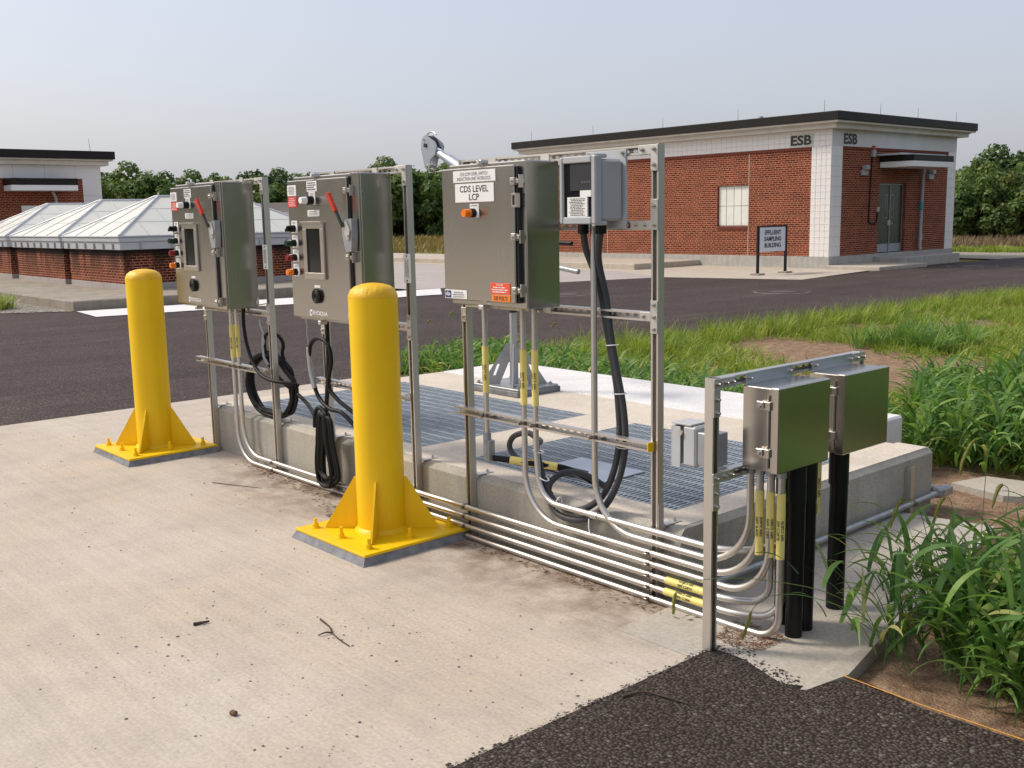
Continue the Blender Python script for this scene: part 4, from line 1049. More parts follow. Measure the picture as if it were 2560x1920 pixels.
# ==================================================================== CABLES
def cable(label, pts, r, m, n=6, closed=False, group=None):
    return thing('cable', pts[0], label, 'cable', group), MB().tube(spline(pts, n, closed), r, 10, closed).build

t, bd = cable('grey flexible conduit from the transmitter, left of the tied pair', [(-3.475, 3.52, 1.74), (-3.494, 3.56, 1.637), (-3.459, 3.605, 1.484), (-3.415, 3.605, 1.31), (-3.379, 3.605, 1.157), (-3.352, 3.612, 1.004), (-3.336, 3.612, 0.871), (-3.332, 3.612, 0.759), (-3.348, 3.61, 0.642), (-3.389, 3.606, 0.52), (-3.452, 3.604, 0.426), (-3.558, 3.601, 0.351), (-3.674, 3.60, 0.323), (-3.776, 3.60, 0.345), (-3.838, 3.595, 0.430), (-3.872, 3.59, 0.52), (-3.905, 3.598, 0.62), (-3.965, 3.68, 0.62), (-4.10, 3.78, 0.60), (-4.25, 3.85, 0.60), (-4.38, 3.86, 0.56), (-4.42, 3.86, 0.49), (-4.36, 3.87, 0.43), (-4.24, 3.90, 0.405), (-4.05, 3.97, 0.40), (-3.95, 4.02, 0.385)], 0.0165, None, 7)
bd('flexible_conduit', M['grey_flex'], t)
t, bd = cable('grey flexible conduit from the transmitter, right of the tied pair', [(-3.36, 3.52, 1.74), (-3.415, 3.56, 1.595), (-3.410, 3.605, 1.42), (-3.382, 3.605, 1.245), (-3.345, 3.608, 1.071), (-3.312, 3.612, 0.918), (-3.296, 3.612, 0.786), (-3.301, 3.611, 0.661), (-3.338, 3.608, 0.529), (-3.408, 3.602, 0.405), (-3.51, 3.58, 0.318), (-3.624, 3.575, 0.285), (-3.732, 3.575, 0.295), (-3.80, 3.585, 0.36), (-3.82, 3.61, 0.43), (-3.80, 3.68, 0.475), (-3.74, 3.74, 0.478), (-3.68, 3.80, 0.44), (-3.65, 3.86, 0.385)], 0.0165, None, 7)
bd('flexible_conduit', M['grey_flex'], t)
t, bd = cable('black flexible conduit with yellow sleeve from the cast elbow', [(-4.225, 3.575, 0.505), (-4.15, 3.62, 0.500), (-4.02, 3.70, 0.485), (-3.92, 3.78, 0.470), (-3.84, 3.84, 0.44), (-3.79, 3.90, 0.39), (-3.77, 3.95, 0.372)], 0.017, None, 7)
bd('flexible_conduit', M['black_rubber'], t)
sleeve(t, (-4.145, 3.623, 0.500), (-3.93, 3.773, 0.472), 'S89 A290', (0.2, -1, 0.8), 0.0185)
tie = thing('cable_ties', (-3.6, 3.6, 0.5), 'white cable ties around the flexible conduits and pipe', 'cable ties')
for (p, d, r) in (((-3.372, 3.605, 1.19), (0.12, 0, -1), 0.037), ((-3.332, 3.61, 0.96), (0.1, 0, -1), 0.040), ((-3.315, 3.612, 0.70), (0, 0, 1), 0.036), ((-3.866, 3.575, 0.60), (0.1, 0, 1), 0.034), ((-3.830, 3.575, 0.465), (0.35, 0, 1), 0.034), ((-3.72, 3.575, 0.352), (1, 0, -0.25), 0.034), ((-3.47, YC, LV[6]), (1, 0, 0), 0.018)):
    d = Vector(d).normalized(); a = d.orthogonal().normalized(); b2 = d.cross(a); P = Vector(p)
    ring = [P + Vector(((a * math.cos(q) + b2 * math.sin(q)) * r).to_tuple()) * 1.0 for q in np.linspace(0, 2 * math.pi, 20, endpoint=False)]
    ring = [Vector((v_.x, P.y + (v_.y - P.y) * 0.62, v_.z)) for v_ in ring]
    MB().tube(ring, 0.0028, 6, True).build('tie', M['tie'], tie)
MB().tube([(-3.47, YC - 0.02, LV[6] - 0.018), (-3.462, YC - 0.03, LV[6] - 0.06), (-3.455, YC - 0.03, LV[6] - 0.085), (-3.43, YC - 0.03, LV[6] - 0.092)], 0.0035, 6).build('tie_tail', M['tie'], tie)

# far black cord: box -> coil behind the rack -> towards the middle bundle
r_ = random.Random(3)
pts = [(-7.00, 3.56, 1.20), (-7.01, 3.555, 1.10), (-6.985, 3.55, 0.97), (-6.93, 3.545, 0.86), (-6.84, 3.535, 0.77), (-6.74, 3.53, 0.715), (-6.62, 3.535, 0.690), (-6.50, 3.57, 0.680), (-6.42, 3.64, 0.66)]
cx, cz = -6.895, 0.60
for k in range(5):
    for q in np.linspace(0, 2 * math.pi, 14, endpoint=False):
        rr = 0.315 + 0.014 * math.sin(k * 2.1) + r_.uniform(-.006, .006)
        pts.append((cx + 1.06 * rr * math.cos(0.2 - q) + 0.01 * k, 3.665 + 0.017 * (k % 3) + 0.004 * math.sin(q * 2 + k), max(cz + (0.235 + (rr - 0.315)) * math.sin(0.2 - q), ZT + 0.02 + 0.009 * k)))
pts += [(-6.60, 3.70, 0.70), (-6.70, 3.69, 0.84), (-6.665, 3.68, 0.93), (-6.72, 3.67, 0.99), (-6.83, 3.66, 1.0), (-6.90, 3.66, 0.955), (-6.90, 3.66, 0.85), (-6.84, 3.67, 0.74), (-6.70, 3.69, 0.64), (-6.50, 3.68, 0.585), (-6.35, 3.66, 0.545), (-6.22, 3.62, 0.52), (-6.10, 3.57, 0.505), (-5.99, 3.52, 0.50)]
t = thing('power_cord', pts[0], 'black cord coiled on the vault edge below the far cabinet', 'cable')
MB().tube(spline(pts, 4), 0.0135, 8).build('cord', M['black_rubber'], t)
q = MB(); q.tube([(-6.90, 3.655, 0.98), (-6.915, 3.655, 0.90), (-6.905, 3.655, 0.82), (-6.86, 3.66, 0.76)], 0.0165, 8); q.build('wire_mesh_grip', M['galv'], t)
MB().tube([(-6.90, 3.655, 0.98), (-6.935, 3.65, 1.04), (-6.945, 3.65, 1.09)], 0.006, 8).build('grip_bail', M['galv'], t)
# middle black cord and hanging bundle
t = thing('power_cord', (-5.85, 3.53, 0), 'black cord tied in a long hanging bundle beside the near bollard', 'cable')
b = MB()
b.tube(spline([(-5.845, 3.55, 1.20), (-5.835, 3.545, 1.05), (-5.83, 3.54, 0.90), (-5.842, 3.535, 0.75), (-5.86, 3.53, 0.62), (-5.865, 3.525, 0.52)], 8), 0.0145, 10)
b.tube(spline([(-5.865, 3.52, 0.55), (-5.93, 3.515, 0.58), (-5.975, 3.51, 0.54), (-5.99, 3.51, 0.44)], 8), 0.0145, 10)
b.tube(spline([(-5.56, 3.56, 0.575), (-5.63, 3.545, 0.61), (-5.72, 3.53, 0.655), (-5.80, 3.52, 0.72), (-5.79, 3.515, 0.80), (-5.755, 3.515, 0.90), (-5.768, 3.515, 0.985), (-5.83, 3.515, 1.035), (-5.93, 3.52, 1.040), (-6.02, 3.525, 0.99), (-6.05, 3.53, 0.90), (-6.035, 3.53, 0.79), (-5.985, 3.53, 0.68), (-5.92, 3.53, 0.62), (-5.80, 3.52, 0.585), (-5.68, 3.53, 0.575), (-5.56, 3.55, 0.50)], 7), 0.0140, 10)
for k in range(9):
    u = k / 8; zt_, zb_ = 0.55 - 0.05 * abs(u - .5) + r_.uniform(-.02, .02), 0.085 + r_.uniform(-.03, .03); xc = -5.86 + (u - .5) * 0.07; hw = 0.055 + 0.03 * r_.random(); yo = 3.495 + 0.03 * r_.random()
    lp_ = [(xc - hw * 0.5, yo, zt_ - 0.03), (xc, yo, zt_), (xc + hw * 0.5, yo, zt_ - 0.03), (xc + hw * 0.75, yo - .004, 0.36), (xc + hw * 1.2, yo, 0.20), (xc + hw * 1.15, yo, zb_ + 0.03), (xc + 0.01, yo, zb_), (xc - hw * 0.9, yo, zb_ + 0.03), (xc - hw * 1.15, yo, 0.2), (xc - hw * 0.8, yo, 0.36)]
    b.tube(spline(lp_, 5, True), 0.0130, 8, True)
b.build('cord', M['black_rubber'], t)
MB().tube(spline([(-6.045, 3.525, 0.97), (-6.052, 3.53, 0.90), (-6.035, 3.53, 0.79), (-6.00, 3.53, 0.70)], 6), 0.0172, 10).build('wire_mesh_grip', M['galv'], t)
MB().tube([(-6.045, 3.525, 0.98), (-6.06, 3.525, 1.06), (-6.05, 3.525, 1.12), (-6.075, 3.525, 1.185)], 0.004, 6).build('grip_bail', M['galv'], t)
hk = thing('cord_hook', (-6.72, 3.56, 1.20), 'bent wire hook at the lower right of the far cabinet', 'hook')
MB().tube(spline([(-6.79, 3.57, 1.265), (-6.795, 3.56, 1.225), (-6.76, 3.56, 1.215), (-6.70, 3.575, 1.225), (-6.69, 3.588, 1.23)], 5), 0.005, 8).build('wire', M['ss_small'], hk)

# ==================================================================== DAVIT HOIST
dv = thing('davit_crane', (-6.45, 5.75, ZT), 'grey davit hoist with cable sheave, standing on the vault behind the level cabinet', 'hoist')
bx, by, bz = -6.45, 5.70, ZT + 0.004
MB().box(bx - 0.30, bx + 0.30, by - 0.23, by + 0.25, bz, bz + 0.045, 0.006).build('base_block', M['grout'], dv)
MB().box(bx - 0.285, bx + 0.285, by - 0.215, by + 0.235, bz + 0.046, bz + 0.062, 0.003).build('base_plate', M['galv'], dv)
for (a, c_) in ((-1, -1), (1, -1), (1, 1), (-1, 1)):
    bo = MB(); bolt(bo, (bx + a * 0.25, by + c_ * 0.18, bz + 0.062), (0, 0, 1), 0.014, 0.018); bo.build('anchor_bolt', M['galv'], dv)
MB().cyl((bx, by, bz + 0.062), (bx, by, bz + 0.36), 0.036, n=20).build('socket', M['davit_dark'], dv)
for k in range(4):
    a = math.pi / 4 + k * math.pi / 2
    d = Vector((math.cos(a), math.sin(a), 0)); s_ = Vector((-d.y, d.x, 0)) * 0.006; o_ = Vector((bx, by, bz + 0.0625))
    def gp(r, z): return o_ + d * r + V(0, 0, z) - s_
    def ro(z): return 0.275 - 0.215 * z / 0.335
    def ri(z): return max(0.034, 0.120 - 0.43 * z)
    def rc(z): return 0.195 - 0.40 * z
    g1 = MB()
    g1.prism([gp(ri(0), 0), gp(ro(0), 0), gp(ro(.07), .07), gp(ri(.07), .07)], s_ * 2)
    g1.prism([gp(ri(.0702), .0702), gp(rc(.0702) - .010, .0702), gp(rc(.165) - .010, .165), gp(ri(.165), .165)], s_ * 2)
    g1.prism([gp(rc(.0702) + .010, .0702), gp(ro(.0702), .0702), gp(ro(.165), .165), gp(rc(.165) + .010, .165)], s_ * 2)
    g1.prism([gp(ri(.1652), .1652), gp(ro(.1652), .1652), gp(ro(.335), .335), gp(.034, .335), gp(.034, .2)], s_ * 2)
    g1.build('brace_plate', M['davit_dark'], dv)
MB().cyl((bx, by, bz + 0.361), (bx, by, 1.93), 0.030, n=24).build('mast', M['davit_dark'], dv)
MB().cyl((bx, by, 1.02), (bx, by, 1.20), 0.034, n=24).build('mast_band', M['ink'], dv)
tip = Vector((-7.50, 5.75, 2.395)); root = Vector((bx + 0.05, by, 1.90))
ad = (tip - root).normalized()
MB().tube([root, tip - ad * 0.22], 0.048, 20).build('boom', M['davit'], dv)
MB().tube([tip - ad * 0.25, tip - ad * 0.02], 0.036, 20).build('boom_extension', M['zinc'], dv)
# sheave head: two side plates, wheel, pins
pu = V(0, 0, 1) - ad * ad.z; pu.normalize(); hc = tip + ad * 0.065
def hp(a, b, y): return hc + ad * a * 0.72 + pu * b * 0.78 + V(0, y, 0)
outl = [(-0.17, 0.075), (-0.12, 0.105), (0.10, 0.118), (0.14, 0.09), (0.158, 0.03), (0.14, -0.05), (-0.02, -0.225), (-0.07, -0.245), (-0.115, -0.21), (-0.105, -0.10), (-0.17, -0.02)]
for y in (-0.045, 0.033):
    MB().prism([hp(a, b_, y) for (a, b_) in outl], (0, 0.010, 0)).build('sheave_plate', M['davit'], dv)
w_ = MB(); w_.cyl(hp(0.05, 0.01, -0.022), hp(0.05, 0.01, 0.022), 0.085, n=24); w_.cyl(hp(0.05, 0.01, -0.058), hp(0.05, 0.01, 0.055), 0.018, n=14); w_.build('sheave_wheel', M['dark_metal'], dv)
w_ = MB(); w_.cyl(hp(-0.06, -0.20, -0.056), hp(-0.06, -0.20, 0.052), 0.014, n=12); w_.cyl(hp(0.118, 0.06, -0.056), hp(0.118, 0.06, 0.052), 0.010, n=12); w_.build('pin', M['ss_small'], dv)
arc = [hp(0.02 + 0.155 * math.cos(q), 0.02 + 0.155 * math.sin(q), 0.0) for q in np.linspace(1.9, -1.0, 16)]
MB().tube(arc, 0.006, 8).build('rope_guard', M['ss_small'], dv)
MB().tube([hp(0.09, -0.09, 0), hp(-0.06, -0.28, 0), hp(-0.45, -0.10, 0)], 0.005, 8).build('wire_rope', M['galv'], dv)
q = MB(); q.box(bx + 0.05, bx + 0.30, by - 0.12, by + 0.08, 1.42, 1.62, 0.02); q.cyl((bx + 0.17, by - 0.14, 1.52), (bx + 0.17, by + 0.10, 1.52), 0.085, n=24); q.build('winch', M['galv_paint'], dv)
q = MB(); q.obox((-5.755, 5.55, 1.66), ((0.25, 0, 1), (0, 1, 0), (1, 0, -0.25)), (0.06, 0.006, 0.016), 0.002); q.tube([(-6.28, 5.56, 1.53), (-6.10, 5.55, 1.60), (-5.78, 5.55, 1.70)], 0.012, 8); q.build('crank_arm', M['galv'], dv)
MB().cyl((-5.735, 5.55, 1.600), (-5.60, 5.55, 1.595), 0.017, n=14).build('crank_grip', M['black_rubber'], dv)
MB().cyl((-6.10, 5.68, 1.43), (-5.68, 5.70, 1.375), 0.021, n=14).build('lift_bar', M['galv'], dv)

# ==================================================================== SAMPLING BUILDING
EX, EY = -18.082, 29.275         # visible corner of the walls
EXL, EYF = -31.95, 37.43
WZ0, WZB, WZT = 0.372, 3.80, 4.31
bld = thing('brick_building', ((EX + EXL) / 2, (EY + EYF) / 2, 0), 'single-storey red brick building marked ESB with dark flat roof edge', 'building')
MB().box(EXL - 0.03, EX + 0.03, EY - 0.03, EYF + 0.03, -0.05, WZ0, 0.01).build('plinth', M['plinth'], bld)
PILW, PILR = 0.70, 0.60
# front brick wall with a window opening
WX0, WX1, WY0, WY1 = -22.44, -21.16, 1.345, 2.705
b = MB()
def quad_x(x0, x1, z0, z1, y=EY): b.poly([(x0, y, z0), (x1, y, z0), (x1, y, z1), (x0, y, z1)])
xr_ = EX - PILW
quad_x(EXL, WX0, WZ0, WZB); quad_x(WX1, xr_, WZ0, WZB); quad_x(WX0, WX1, WZ0, WY0); quad_x(WX0, WX1, WY1, WZB)
d_ = 0.14
b.poly([(WX0, EY, WY0), (WX0, EY, WY1), (WX0, EY + d_, WY1), (WX0, EY + d_, WY0)]); b.poly([(WX1, EY, WY0), (WX1, EY + d_, WY0), (WX1, EY + d_, WY1), (WX1, EY, WY1)])
b.poly([(WX0, EY, WY1), (WX1, EY, WY1), (WX1, EY + d_, WY1), (WX0, EY + d_, WY1)]); b.poly([(WX0, EY, WY0), (WX0, EY + d_, WY0), (WX1, EY + d_, WY0), (WX1, EY, WY0)])
b.poly([(EXL, EYF, WZ0), (EXL, EY, WZ0), (EXL, EY, WZB), (EXL, EYF, WZB)])
b.poly([(EX, EYF, WZ0), (EXL, EYF, WZ0), (EXL, EYF, WZB), (EX, EYF, WZB)])
b.build('brick_wall', M['brick_x'], bld)
# side brick wall with the door opening
DY0, DY1, DZ1 = 32.19, 33.96, 2.675
b = MB()
def quad_y(y0, y1, z0, z1, x=EX): b.poly([(x, y0, z0), (x, y1, z0), (x, y1, z1), (x, y0, z1)])
quad_y(EY + PILR, DY0, WZ0, WZB); quad_y(DY1, EYF - PILR, WZ0, WZB); quad_y(DY0, DY1, DZ1, WZB)
for y in (DY0, DY1): b.poly([(EX, y, WZ0), (EX, y, DZ1), (EX - 0.16, y, DZ1), (EX - 0.16, y, WZ0)])
b.poly([(EX, DY0, DZ1), (EX, DY1, DZ1), (EX - 0.16, DY1, DZ1), (EX - 0.16, DY0, DZ1)])
b.build('brick_wall', M['brick_y'], bld)
for (x, z0, z1) in ((-21.15, WZ0, WZB), (-27.6, WZ0, WZB)):
    MB().box(x - 0.008, x + 0.008, EY - 0.006, EY + 0.003, z0, z1).build('movement_joint', M['fascia'], bld)
# soldier course of the sill, each brick on its own
for i in range(16):
    x = WX0 + 0.03 + (WX1 - WX0 - 0.06) * (i + 0.5) / 16
    MB().box(x - 0.033, x + 0.033, EY - 0.035, EY + 0.02, WY0 - 0.105, WY0 - 0.004, 0.003).build('brick', M['red_brick'] if 'red_brick' in M else M.setdefault('red_brick', plain('sill_brick', (0.16, 0.035, 0.018), 0.85, 0, 0.3, 20)), bld)
wd = MB(); wd.box(WX0 + 0.0, WX1, EY + 0.10, EY + 0.139, WY0, WY1); wdo = wd.build('window', M['tile_grout'], bld)
for i in range(4):
    for j in range(2):
        px0 = WX0 + 0.015 + (WX1 - WX0 - 0.03) * i / 4; px1 = WX0 + 0.015 + (WX1 - WX0 - 0.03) * (i + 1) / 4
        pz0 = WY0 + 0.02 + (WY1 - WY0 - 0.04) * j / 2; pz1 = WY0 + 0.02 + (WY1 - WY0 - 0.04) * (j + 1) / 2
        MB().box(px0 + 0.010, px1 - 0.010, EY + 0.075, EY + 0.0995, pz0 + 0.010, pz1 - 0.010, 0.004).build('pane', M['glass_block'], wdo)
# pilasters and band behind their tiles
b = MB(); b.box(EX - PILW, EX - 0.012, EY - 0.010, EY + 0.02, WZ0, WZB); b.box(EXL, EX - 0.012, EY - 0.010, EY + 0.02, WZB, WZT); b.build('tile_backing', M['tile_grout'], bld)
b = MB(); b.box(EX - 0.02, EX + 0.010, EY - 0.012, EY + PILR, WZ0, WZB); b.box(EX - 0.02, EX + 0.010, EYF - PILR, EYF, WZ0, WZB); b.build('tile_backing', M['tile_grout'], bld)
b = MB(); b.box(EX - 0.02, EX + 0.022, EY - 0.020, EYF, WZB, WZT); b.build('side_band', M['white_wall'], bld)
tile_me = {}
def tile(x, y, z, w, h, face):
    key = (round(w, 3), round(h, 3), face)
    if key not in tile_me:
        m_ = MB()
        if face == 'f': m_.box(-w / 2, w / 2, -0.010, 0.0, -h / 2, h / 2, 0.004)
        else: m_.box(0.0, 0.010, -w / 2, w / 2, -h / 2, h / 2, 0.004)
        tile_me[key] = m_.mesh('tile'); tile_me[key].materials.append(M['tile'])
    o = bpy.data.objects.new('tile', tile_me[key]); col.objects.link(o); o.parent = bld
    o.matrix_parent_inverse = Matrix.Translation(-bld.location)
    o.location = (x, y, z)
    return o
g_ = 0.006
def tile_grid(a0, a1, z0, z1, na, nz, face, keep=None):
    for i in range(na):
        for j in range(nz):
            if keep and not keep(i, j): continue
            w = (a1 - a0) / na; h_ = (z1 - z0) / nz; a = a0 + w * (i + .5); z = z0 + h_ * (j + .5)
            if face == 'f': tile(a, EY - 0.0104, z, w - g_, h_ - g_, 'f')
            else: tile(EX + 0.0104, a, z, w - g_, h_ - g_, 's')
tile_grid(EX - PILW, EX + 0.008, WZ0, WZB, 4, 17, 'f'); tile_grid(EY - 0.010, EY + PILR, WZ0, WZB, 2, 11, 's'); tile_grid(EYF - PILR, EYF, WZ0, WZB, 2, 11, 's')
NB = 66; nk = 42
wB = (EX - EXL) / NB
tile_grid(EX - nk * wB, EX, WZB + 0.004, WZT, nk, 3, 'f')
b = MB()
for i in range(NB - nk):
    for j in range(3):
        h_ = (WZT - WZB - 0.004) / 3; xa = EXL + i * wB
        b.box(xa + g_ / 2, xa + wB - g_ / 2, EY - 0.0204, EY - 0.0104, WZB + 0.004 + j * h_ + g_ / 2, WZB + 0.004 + (j + 1) * h_ - g_ / 2)
b.build('distant_tiles', M['tile'], bld, kind='stuff')
MB().box(EXL, EX - PILW, EY - 0.03, EY + 0.01, WZB - 0.085, WZB - 0.002, 0.004).build('brick_string_course', M['red_brick'], bld)
MB().box(EX - 0.01, EX + 0.03, EY + PILR, EYF - PILR, WZB - 0.085, WZB - 0.002, 0.004).build('brick_string_course', M['red_brick'], bld)
# cornice and dark roof edge
def ring_box(bm_, o, z0, z1, inner=0.6):
    bm_.box(EXL - o, EX + o, EY - o, EY - o + inner, z0, z1); bm_.box(EXL - o, EX + o, EYF + o - inner, EYF + o, z0, z1)
    bm_.box(EXL - o, EXL - o + inner, EY - o + inner, EYF + o - inner, z0, z1); bm_.box(EX + o - inner, EX + o, EY - o + inner, EYF + o - inner, z0, z1)
b = MB(); ring_box(b, 0.30, WZT + 0.001, WZT + 0.11, 1.0); ring_box(b, 0.34, WZT + 0.111, WZT + 0.155, 1.0); b.build('cornice', M['fascia'], bld)
b = MB(); ring_box(b, 0.47, WZT + 0.156, WZT + 0.215, 1.1); b.build('soffit_moulding', M['fascia'], bld)
b = MB(); b.box(EXL - 0.52, EX + 0.52, EY - 0.52, EYF + 0.52, WZT + 0.216, 4.79, 0.015); roof = b.build('roof', M['black_trim'], bld)
for x in (-31.3, -27.9, -24.5, -21.3, -18.1):
    MB().cyl((x, EY - 0.45, 4.78), (x, EY - 0.45, 5.15), 0.011, 0.006, n=6).build('lightning_rod', M['galv'], roof)
for y in (31.3, 33.7, 36.4):
    MB().cyl((EX + 0.45, y, 4.78), (EX + 0.45, y, 5.13), 0.011, 0.006, n=6).build('lightning_rod', M['galv'], roof)
MB().cyl((-22.3, 31.5, 4.78), (-22.3, 31.5, 5.12), 0.09, n=14).build('vent_pipe', M['galv'], roof)
b = MB()
for x in (-28.0, -23.2): b.box(x - 0.006, x + 0.006, EY - 0.526, EY - 0.519, WZT + 0.22, 4.785)
b.build('roof_edge_seam', M['ink'], roof)
# lettering
pq = MB().box(-19.58, -18.74, EY - 0.034, EY - 0.0225, 3.835, 4.205, 0.002).build('name_plaque', M['plaque'], bld)
text('ESB', (-19.16, EY - 0.034, 4.02), (1, 0, 0), (0, 0, 1), M['ink'], pq, w=0.76, h=0.31, depth=0.006, bold=0.035)
text('ESB', (EX + 0.022, 30.30, 4.03), (0, 1, 0), (0, 0, 1), M['ink'], bld, w=0.80, h=0.34, depth=0.006, bold=0.045)
# double door
df = MB(); df.box(EX - 0.155, EX - 0.10, DY0 + 0.001, DY0 + 0.055, WZ0, DZ1 - 0.001); df.box(EX - 0.155, EX - 0.10, DY1 - 0.055, DY1 - 0.001, WZ0, DZ1 - 0.001); df.box(EX - 0.155, EX - 0.10, DY0 + 0.055, DY1 - 0.055, DZ1 - 0.055, DZ1 - 0.001)
df.build('door_frame', M['door_frame'], bld)
dm = (DY0 + DY1) / 2
for (y0, y1, hy) in ((DY0 + 0.058, dm - 0.006, -1), (dm + 0.006, DY1 - 0.058, 1)):
    do = MB().box(EX - 0.145, EX - 0.11, y0, y1, WZ0 + 0.012, DZ1 - 0.06, 0.003).build('door', M['door'], bld)
    yc = dm + hy * 0.20
    f = MB(); f.box(EX - 0.11, EX - 0.104, yc - 0.07, yc + 0.07, 1.52, 2.30); f.build('vision_panel_frame', M['door_frame'], do)
    MB().box(EX - 0.104, EX - 0.101, yc - 0.045, yc + 0.045, 1.55, 2.27).build('vision_panel', M['glass_dark'], do)
    MB().box(EX - 0.11, EX - 0.106, y0 + 0.02, y1 - 0.02, WZ0 + 0.03, WZ0 + 0.30).build('kick_plate', M['galv_paint'], do)
    yh = dm + hy * 0.055
    q = MB(); q.box(EX - 0.11, EX - 0.095, yh - 0.03, yh + 0.03, 1.28, 1.46, 0.004); q.cyl((EX - 0.095, yh, 1.33), (EX - 0.05, yh, 1.33), 0.012, n=8); q.cyl((EX - 0.05, yh, 1.33), (EX - 0.05, yh + hy * 0.12, 1.33), 0.011, n=8); q.build('handle', M['ss_small'], do)
MB().box(EX - 0.12, EX - 0.08, dm - 0.012, dm + 0.012, WZ0, DZ1 - 0.06).build('door_astragal', M['galv'], bld)
# canopy, lamps, downpipe, boxes, horn
CX = EX + 1.20
cn = MB().box(EX + 0.031, CX, 32.12, 34.83, 3.345, 3.54, 0.006).build('canopy', M['black_trim'], bld)
MB().box(EX + 0.032, CX - 0.01, 32.13, 34.82, 3.165, 3.344, 0.004).build('canopy_fascia', M['white_label'], cn)
MB().box(EX + 0.031, CX - 0.3, 31.9, 34.9, 3.541, 3.60, 0.004).build('canopy_flashing', M['sky_frame'], cn)
for (y, z) in ((31.12, 3.06), (35.5, 2.98)):
    q = MB(); q.box(EX + 0.001, EX + 0.12, y - 0.16, y + 0.16, z - 0.16, z + 0.02, 0.02); q.box(EX + 0.02, EX + 0.22, y - 0.10, y + 0.10, z + 0.02, z + 0.16, 0.02); q.build('wall_lamp', M['pipe_grey'], bld)
q = MB(); q.tube([(EX + 0.12, 34.93, 3.2), (EX + 0.10, 34.90, 2.9), (EX + 0.10, 34.86, 0.55), (EX + 0.14, 34.85, 0.40)], 0.055, 14); dpo = q.build('downpipe', M['pipe_grey'], bld)
MB().cyl((EX + 0.10, 34.873, 1.75), (EX + 0.10, 34.868, 2.05), 0.058, n=14).build('blue_tag', plain('blue_tag', (0.06, 0.28, 0.36), 0.5), dpo)
q = MB(); q.box(EX + 0.001, EX + 0.06, 32.03, 32.16, 1.74, 1.90, 0.01); q.build('card_reader', M['pipe_grey'], bld)
q = MB(); q.box(EX + 0.001, EX + 0.05, 35.02, 35.14, 0.72, 0.95, 0.01); q.build('outlet_cover', M['pipe_grey'], bld)
q = MB(); q.tube(fillet([(EX + 0.03, 31.66, 3.62), (EX + 0.03, 31.60, 3.2), (EX + 0.03, 31.53, 1.38), (EX + 0.03, 32.02, 1.36), (EX + 0.03, 32.08, 1.70)], 0.12), 0.022, 10); q.build('wall_cable', M['black_rubber'], bld)
q = MB(); q.box(EX + 0.001, EX + 0.10, 31.58, 31.76, 3.50, 3.72, 0.01); q.build('horn_box', M['pipe_grey'], bld)
MB().cyl((EX + 0.06, 31.67, 3.72), (EX + 0.06, 31.67, 3.86), 0.06, n=16).build('red_beacon', M['beacon'], bld)
# stoop at the door
st = MB(); st.box(EX + 0.035, EX + 1.12, 31.95, 35.75, -0.05, 0.275, 0.015); st.build('door_stoop', M['plinth'], None, kind='structure')
st = MB(); st.box(EX + 0.04, EX + 1.9, 29.0, 31.94, -0.05, 0.11, 0.015); st.build('side_walk', M['pave'], None, kind='structure')

# ground sign
sg = thing('ground_sign', (-17.98, 26.0, 0), 'pale blue EFFLUENT SAMPLING BUILDING sign on two black posts', 'sign')
sx = -17.97
for y in (25.36, 26.74):
    MB().box(sx - 0.03, sx + 0.03, y - 0.04, y + 0.04, 0.004, 1.41, 0.004).build('post', M['black_frame'], sg)
    MB().box(sx - 0.16, sx + 0.16, y - 0.16, y + 0.16, 0.004, 0.05, 0.012).build('footing', M['old_conc'], sg)
MB().box(sx - 0.02, sx + 0.02, 25.41, 26.69, 0.66, 1.37, 0.004).build('panel', M['sign_face'], sg)
MB().box(sx - 0.032, sx + 0.032, 25.32, 26.78, 1.372, 1.412, 0.004).build('top_rail', M['black_frame'], sg)
text('EFFLUENT\nSAMPLING\nBUILDING', (sx + 0.02, 26.05, 1.03), (0, 1, 0), (0, 0, 1), M['ink'], sg, w=0.84, h=0.50, depth=0.004, space=1.05, bold=0.03)

# ==================================================================== LEFT BUILDING (twin)
LX, LYE = -44.35, 16.42
lb_ = thing('brick_building', (LX - 5, 10, 0), 'red brick building with white band partly cut off at the left', 'building')
b = MB(); b.poly([(LX, -6, 0.2), (LX, LYE - 0.75, 0.2), (LX, LYE - 0.75, 3.69), (LX, -6, 3.69)]); b.build('brick_wall', M['brick_y'], lb_)
b = MB(); b.poly([(LX, LYE, 0.2), (LX - 14, LYE, 0.2), (LX - 14, LYE, 3.69), (LX, LYE, 3.69)]); b.poly([(LX - 14, LYE, 0.2), (LX - 14, -6, 0.2), (LX - 14, -6, 3.69), (LX - 14, LYE, 3.69)]); b.poly([(LX, -6, 0.2), (LX - 14, -6, 0.2), (LX - 14, -6, 3.69), (LX, -6, 3.69)]); b.build('brick_wall', M['brick_x'], lb_)
MB().box(LX - 0.02, LX + 0.02, LYE - 0.75, LYE + 0.01, 0.2, 3.69).build('corner_pilaster', M['tile'], lb_)
MB().box(LX - 14, LX + 0.03, -6, LYE + 0.02, 3.691, 4.22).build('wall_band', M['tile'], lb_)
b = MB()
for z in (0.9, 1.6, 2.3, 3.0): b.box(LX + 0.0195, LX + 0.0225, LYE - 0.75, LYE + 0.01, z - 0.008, z + 0.008)
for y in np.arange(-5, LYE, 1.2): b.box(LX + 0.0295, LX + 0.0322, y - 0.008, y + 0.008, 3.70, 4.22)
b.build('tile_joint', M['tile_grout'], lb_)
MB().box(LX - 14.3, LX + 0.28, -6.3, LYE + 0.29, 4.221, 4.40, 0.01).build('cornice', M['fascia'], lb_)
MB().box(LX - 14.4, LX + 0.42, -6.4, LYE + 0.43, 4.401, 4.47, 0.01).build('soffit_moulding', M['fascia'], lb_)
